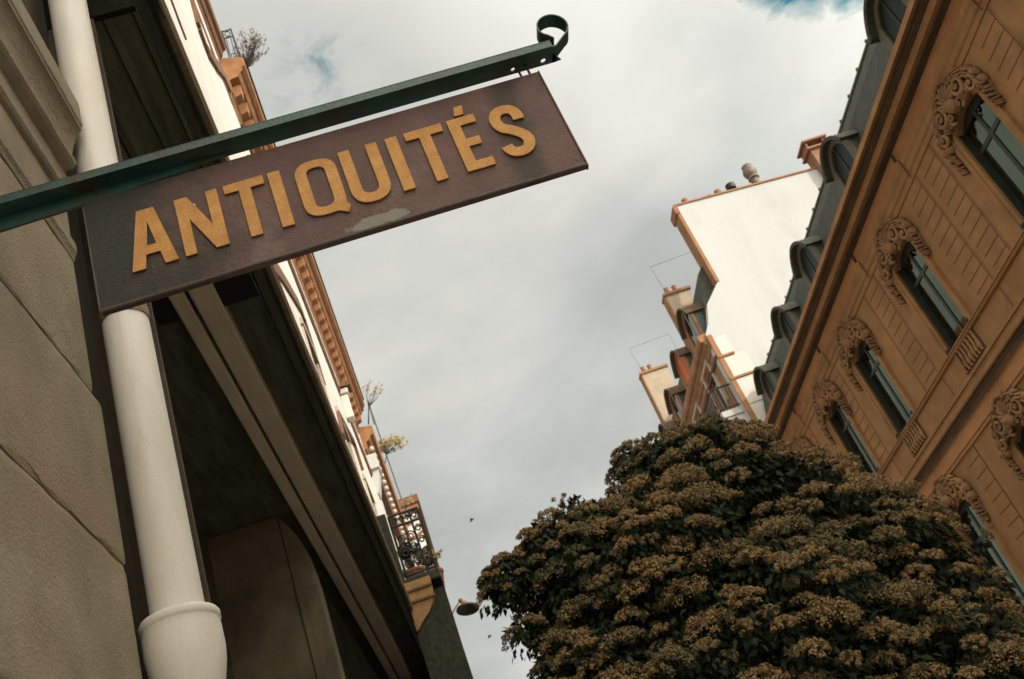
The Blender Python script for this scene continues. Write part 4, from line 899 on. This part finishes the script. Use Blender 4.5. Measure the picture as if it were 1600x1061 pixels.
# ================================================================== TREE
def tree():
    t = thing('street_tree', (3.1, 11.0, G), 'dense dark tree covered in brownish flower heads below the mansion', 'tree')
    tk = MB(); tk.tube([(3.1, 11.2, G), (3.05, 11.2, -.8), (3.0, 11.1, .1), (2.95, 11.1, 1.2)], [.20, .16, .14, .10], 12)
    for k in range(16):
        a = k*2.4; el = random.uniform(.3, 1.2); L_ = random.uniform(1.4, 2.4); p0 = Vector((3.0, 11.1, random.uniform(-.2, 1.2)))
        d = Vector((math.cos(a)*math.cos(el), math.sin(a)*math.cos(el)*.6, math.sin(el))); p1 = p0+d*L_*.5+Vector((0, 0, .1)); p2 = p0+d*L_
        tk.tube([p0, p1, p2], [.07, .045, .02], 6)
    tk.build('trunk', 'bark', t, smooth=True)
    lobes = [((3.09, 10.80, 3.64), 1.02), ((3.70, 10.90, 2.86), 1.16), ((4.16, 11.00, 2.36), 1.22), ((4.25, 11.00, 1.65), 1.27), ((4.60, 10.80, 1.05), 0.90), ((1.55, 10.20, 3.17), 0.80), ((2.16, 10.50, 2.66), 1.37), ((0.70, 9.90, 3.36), 0.29), ((1.21, 10.00, 3.49), 0.38), ((2.53, 10.70, 4.40), 0.26), ((2.83, 10.80, 4.27), 0.41), ((1.27, 10.00, 2.02), 0.82), ((2.64, 10.30, 1.55), 1.60), ((3.76, 10.40, 0.61), 1.58), ((1.68, 10.00, 1.01), 1.45), ((3.42, 10.20, -0.25), 1.73), ((1.82, 10.00, 0.05), 1.51), ((0.64, 9.80, 2.83), 0.14), ((4.10, 10.90, 3.20), 0.50), ((3.74, 10.90, 4.15), 0.42), ((1.62, 10.20, 3.88), 0.25), ((3.2, 11.6, 2.4), 1.9), ((3.0, 11.8, .6), 2.0), ((4.7, 11.0, .3), 1.1)]
    LC = np.array([l[0] for l in lobes]); LR = np.array([l[1] for l in lobes]); LOC = Vector(t['_w'])
    nrm = lambda v: v/(np.linalg.norm(v, axis=-1, keepdims=True)+1e-9)
    HP, HV, HS = [], [], []; tries = 0
    while len(HP) < 900 and tries < 120000:
        tries += 1
        i = rng.choice(len(lobes), p=LR**2/np.sum(LR**2)); v = nrm(rng.normal(size=3))
        if v[1] > .5 and LR[i] > .7: continue
        if v[2] < -.45: continue
        p = LC[i]+v*LR[i]*rng.uniform(.86, 1.03); d = np.linalg.norm(LC-p, axis=1)/LR
        if np.any(np.delete(d, i) < .86): continue
        if noise.noise(Vector(p*1.6))+.6*noise.noise(Vector(p*3.7)) < -.16: continue
        if rng.random() > min(1, max(.10, (p[2]-.6)/2.2))*1.05: continue
        s = rng.uniform(.10, .28)*(1 if LR[i] > .5 else .6)
        if HP:
            q = (np.array(HP)-p)/np.array([1, 1, .7]); 
            if np.min(np.linalg.norm(q, axis=1)-np.array(HS)*.86) < s*.88: continue
        HP.append(p); HV.append(v); HS.append(s)
    FQ, LQ = [], []
    def quads(P, A, B, out, bend=None): out.append(np.stack([P-A, P+B, P+A, P-B], 1))
    def leaves(P, ax, L_, out):
        sd2 = nrm(np.cross(ax, rng.normal(size=P.shape))); L_ = L_[:, None]; nn = np.cross(ax, sd2)
        out.append(np.stack([P-ax*L_*.1, P+ax*L_*.38+sd2*L_*.27+nn*L_*.07, P+ax*L_, P+ax*L_*.38-sd2*L_*.27+nn*L_*.07], 1))
    for p, v, s in zip(HP, HV, HS):
        up = nrm(np.array([v[0]*.40, v[1]*.50, .85+.2*v[2]])); e1 = nrm(np.cross(up, [.3, .9, .1])); e2 = np.cross(up, e1)
        subs = []; ns = int(13+60*s)
        for k_ in range(ns):
            q_ = (k_+.5)/ns; rr_ = math.sqrt(q_)*1.0; an = k_*2.39996+s*50
            subs.append((rr_*math.cos(an)+rng.uniform(-.08, .08), rr_*math.sin(an)+rng.uniform(-.08, .08), .50*(1-rr_*rr_)-.05+rng.uniform(-.08, .08), rng.uniform(.20, .29)))
        for (cx1, cy1, cz1, r1) in subs:
            if rng.random() < .12: continue
            c = p+s*(e1*cx1+e2*cy1+up*cz1); nf = int(26+120*s*1.0)
            w = nrm(nrm(rng.normal(size=(nf, 3)))+up*.65); pos = c+w*s*r1*rng.uniform(.72, 1.12, (nf, 1))
            a = nrm(np.cross(w+rng.normal(size=(nf, 3))*.35, rng.normal(size=(nf, 3)))); b = nrm(np.cross(w, a)); q = rng.uniform(.006, .0125, (nf, 1)); quads(pos, a*q, b*q, FQ)
        n = 34; a0 = rng.uniform(0, 6.28, (n, 1)); dr = np.cos(a0)*e1+np.sin(a0)*e2
        q = p-up*s*rng.uniform(.3, 1.3, (n, 1))+dr*s*rng.uniform(.3, 1.35, (n, 1)); ax = nrm(dr*.6+np.array([0, 0, -1])*rng.uniform(.1, 1.1, (n, 1)))
        leaves(q, ax, rng.uniform(.05, .10, n), LQ)
    for i, (c, r) in enumerate(lobes):
        nL = int(7000*r*r) if r > .5 else int(2600*r*r); v = nrm(rng.normal(size=(nL, 3))); P = np.array(c)+v*(r*rng.uniform(.45, .95, nL))[:, None]
        d = np.linalg.norm(P[:, None]-LC[None], axis=2)/LR[None]; d[:, i] = 9; P = P[(d.min(1) > .5)]; v2 = nrm(P-np.array(c))
        leaves(P, nrm(v2*.5+rng.normal(size=P.shape)*.5+np.array([0, 0, -.6])), rng.uniform(.07, .13, len(P)), LQ)
    # loose sprays hanging at the outline
    SP = MB()
    for (b0, tip) in (((1.0, 9.95, 3.1), (.62, 9.85, 2.72)), ((.95, 9.9, 3.3), (.50, 9.85, 3.45)), ((1.1, 9.9, 2.6), (.78, 9.8, 2.40)), ((2.6, 10.7, 4.2), (2.34, 10.6, 4.42)), ((2.7, 10.7, 4.1), (2.40, 10.6, 4.2)), ((1.0, 9.8, 1.7), (.55, 9.7, 2.02)), ((1.6, 10.2, 3.7), (1.50, 10.15, 4.08)), ((3.1, 10.8, 4.5), (3.2, 10.8, 4.78)), ((5.6, 11.1, 2.2), (5.9, 11.1, 2.4))):
        b0, tip = np.array(b0), np.array(tip); SP.tube([b0, (b0+tip)/2+np.array([0, 0, .03]), tip], [.010, .007, .004], 5)
        n = 16; k = rng.uniform(.3, 1, (n, 1)); P = b0+(tip-b0)*k; leaves(P, nrm(rng.normal(size=(n, 3))*.5+np.array([0, 0, -.9])), rng.uniform(.07, .12, n), LQ)
        for m_ in range(5):
            c = tip+rng.normal(size=3)*.045; nf = 36; w = nrm(rng.normal(size=(nf, 3))); a = nrm(np.cross(w, rng.normal(size=(nf, 3)))); b = np.cross(w, a); quads(c+w*.034*rng.uniform(.4, 1.1, (nf, 1)), a*.010, b*.010, FQ)
    SP.build('twigs', 'bark', t)
    def mesh(name, Q, m):
        V = (np.concatenate(Q)-np.array(LOC)).reshape(-1, 3); F = np.arange(len(V))
        me = bpy.data.meshes.new(name); me.vertices.add(len(V)); me.vertices.foreach_set('co', V.astype(np.float32).ravel()); me.loops.add(len(V)); me.loops.foreach_set('vertex_index', F.astype(np.int32))
        me.polygons.add(len(V)//4); me.polygons.foreach_set('loop_start', np.arange(0, len(V), 4, dtype=np.int32)); me.polygons.foreach_set('loop_total', np.full(len(V)//4, 4, np.int32)); me.update(calc_edges=True)
        me.materials.append(m); o = bpy.data.objects.new(name, me); COL.objects.link(o); o.parent = t; o['_w'] = tuple(LOC); print(name, len(V)//4); return o
    fm = mat('flower_heads', (.28, .175, .072), (.19, .125, .052), 9, .9, c3=(.095, .092, .04), sc3=.8, lo3=.46, hi3=.64)
    lm_ = mat('tree_leaves', (.030, .040, .018), (.014, .020, .011), 7, .85, spec=.15)
    mesh('crown_flowers', FQ, fm); mesh('crown_leaves', LQ, lm_); print('heads', len(HP), tries)
tree()

# birds
for (d, r_, l) in (((.0531, 1, .4146), 20., 'dark bird flying between the buildings, the upper of the two'), ((.0316, 1, .2943), 22., 'tiny dark bird low in the sky strip, the lower of the two')):
    p = Vector(d)*r_; b = thing('bird', p, l, 'bird', 'birds in the sky')
    mb = MB().tube([p+Vector((-.05, 0, -.015)), p, p+Vector((.04, 0, .02)), p+Vector((.055, 0, .025))], [.004, .016, .013, .003], 8)
    for s_ in (-1, 1): mb.add([p+Vector((-.018, 0, 0)), p+Vector((.018, 0, .006)), p+Vector((.0, s_*.09, .02)), p+Vector((-.03, s_*.10, .0))], [(0, 1, 2, 3)])
    mb.build('body', 'bird', b)

for o in bpy.data.objects:
    if '_w' in o: del o['_w']
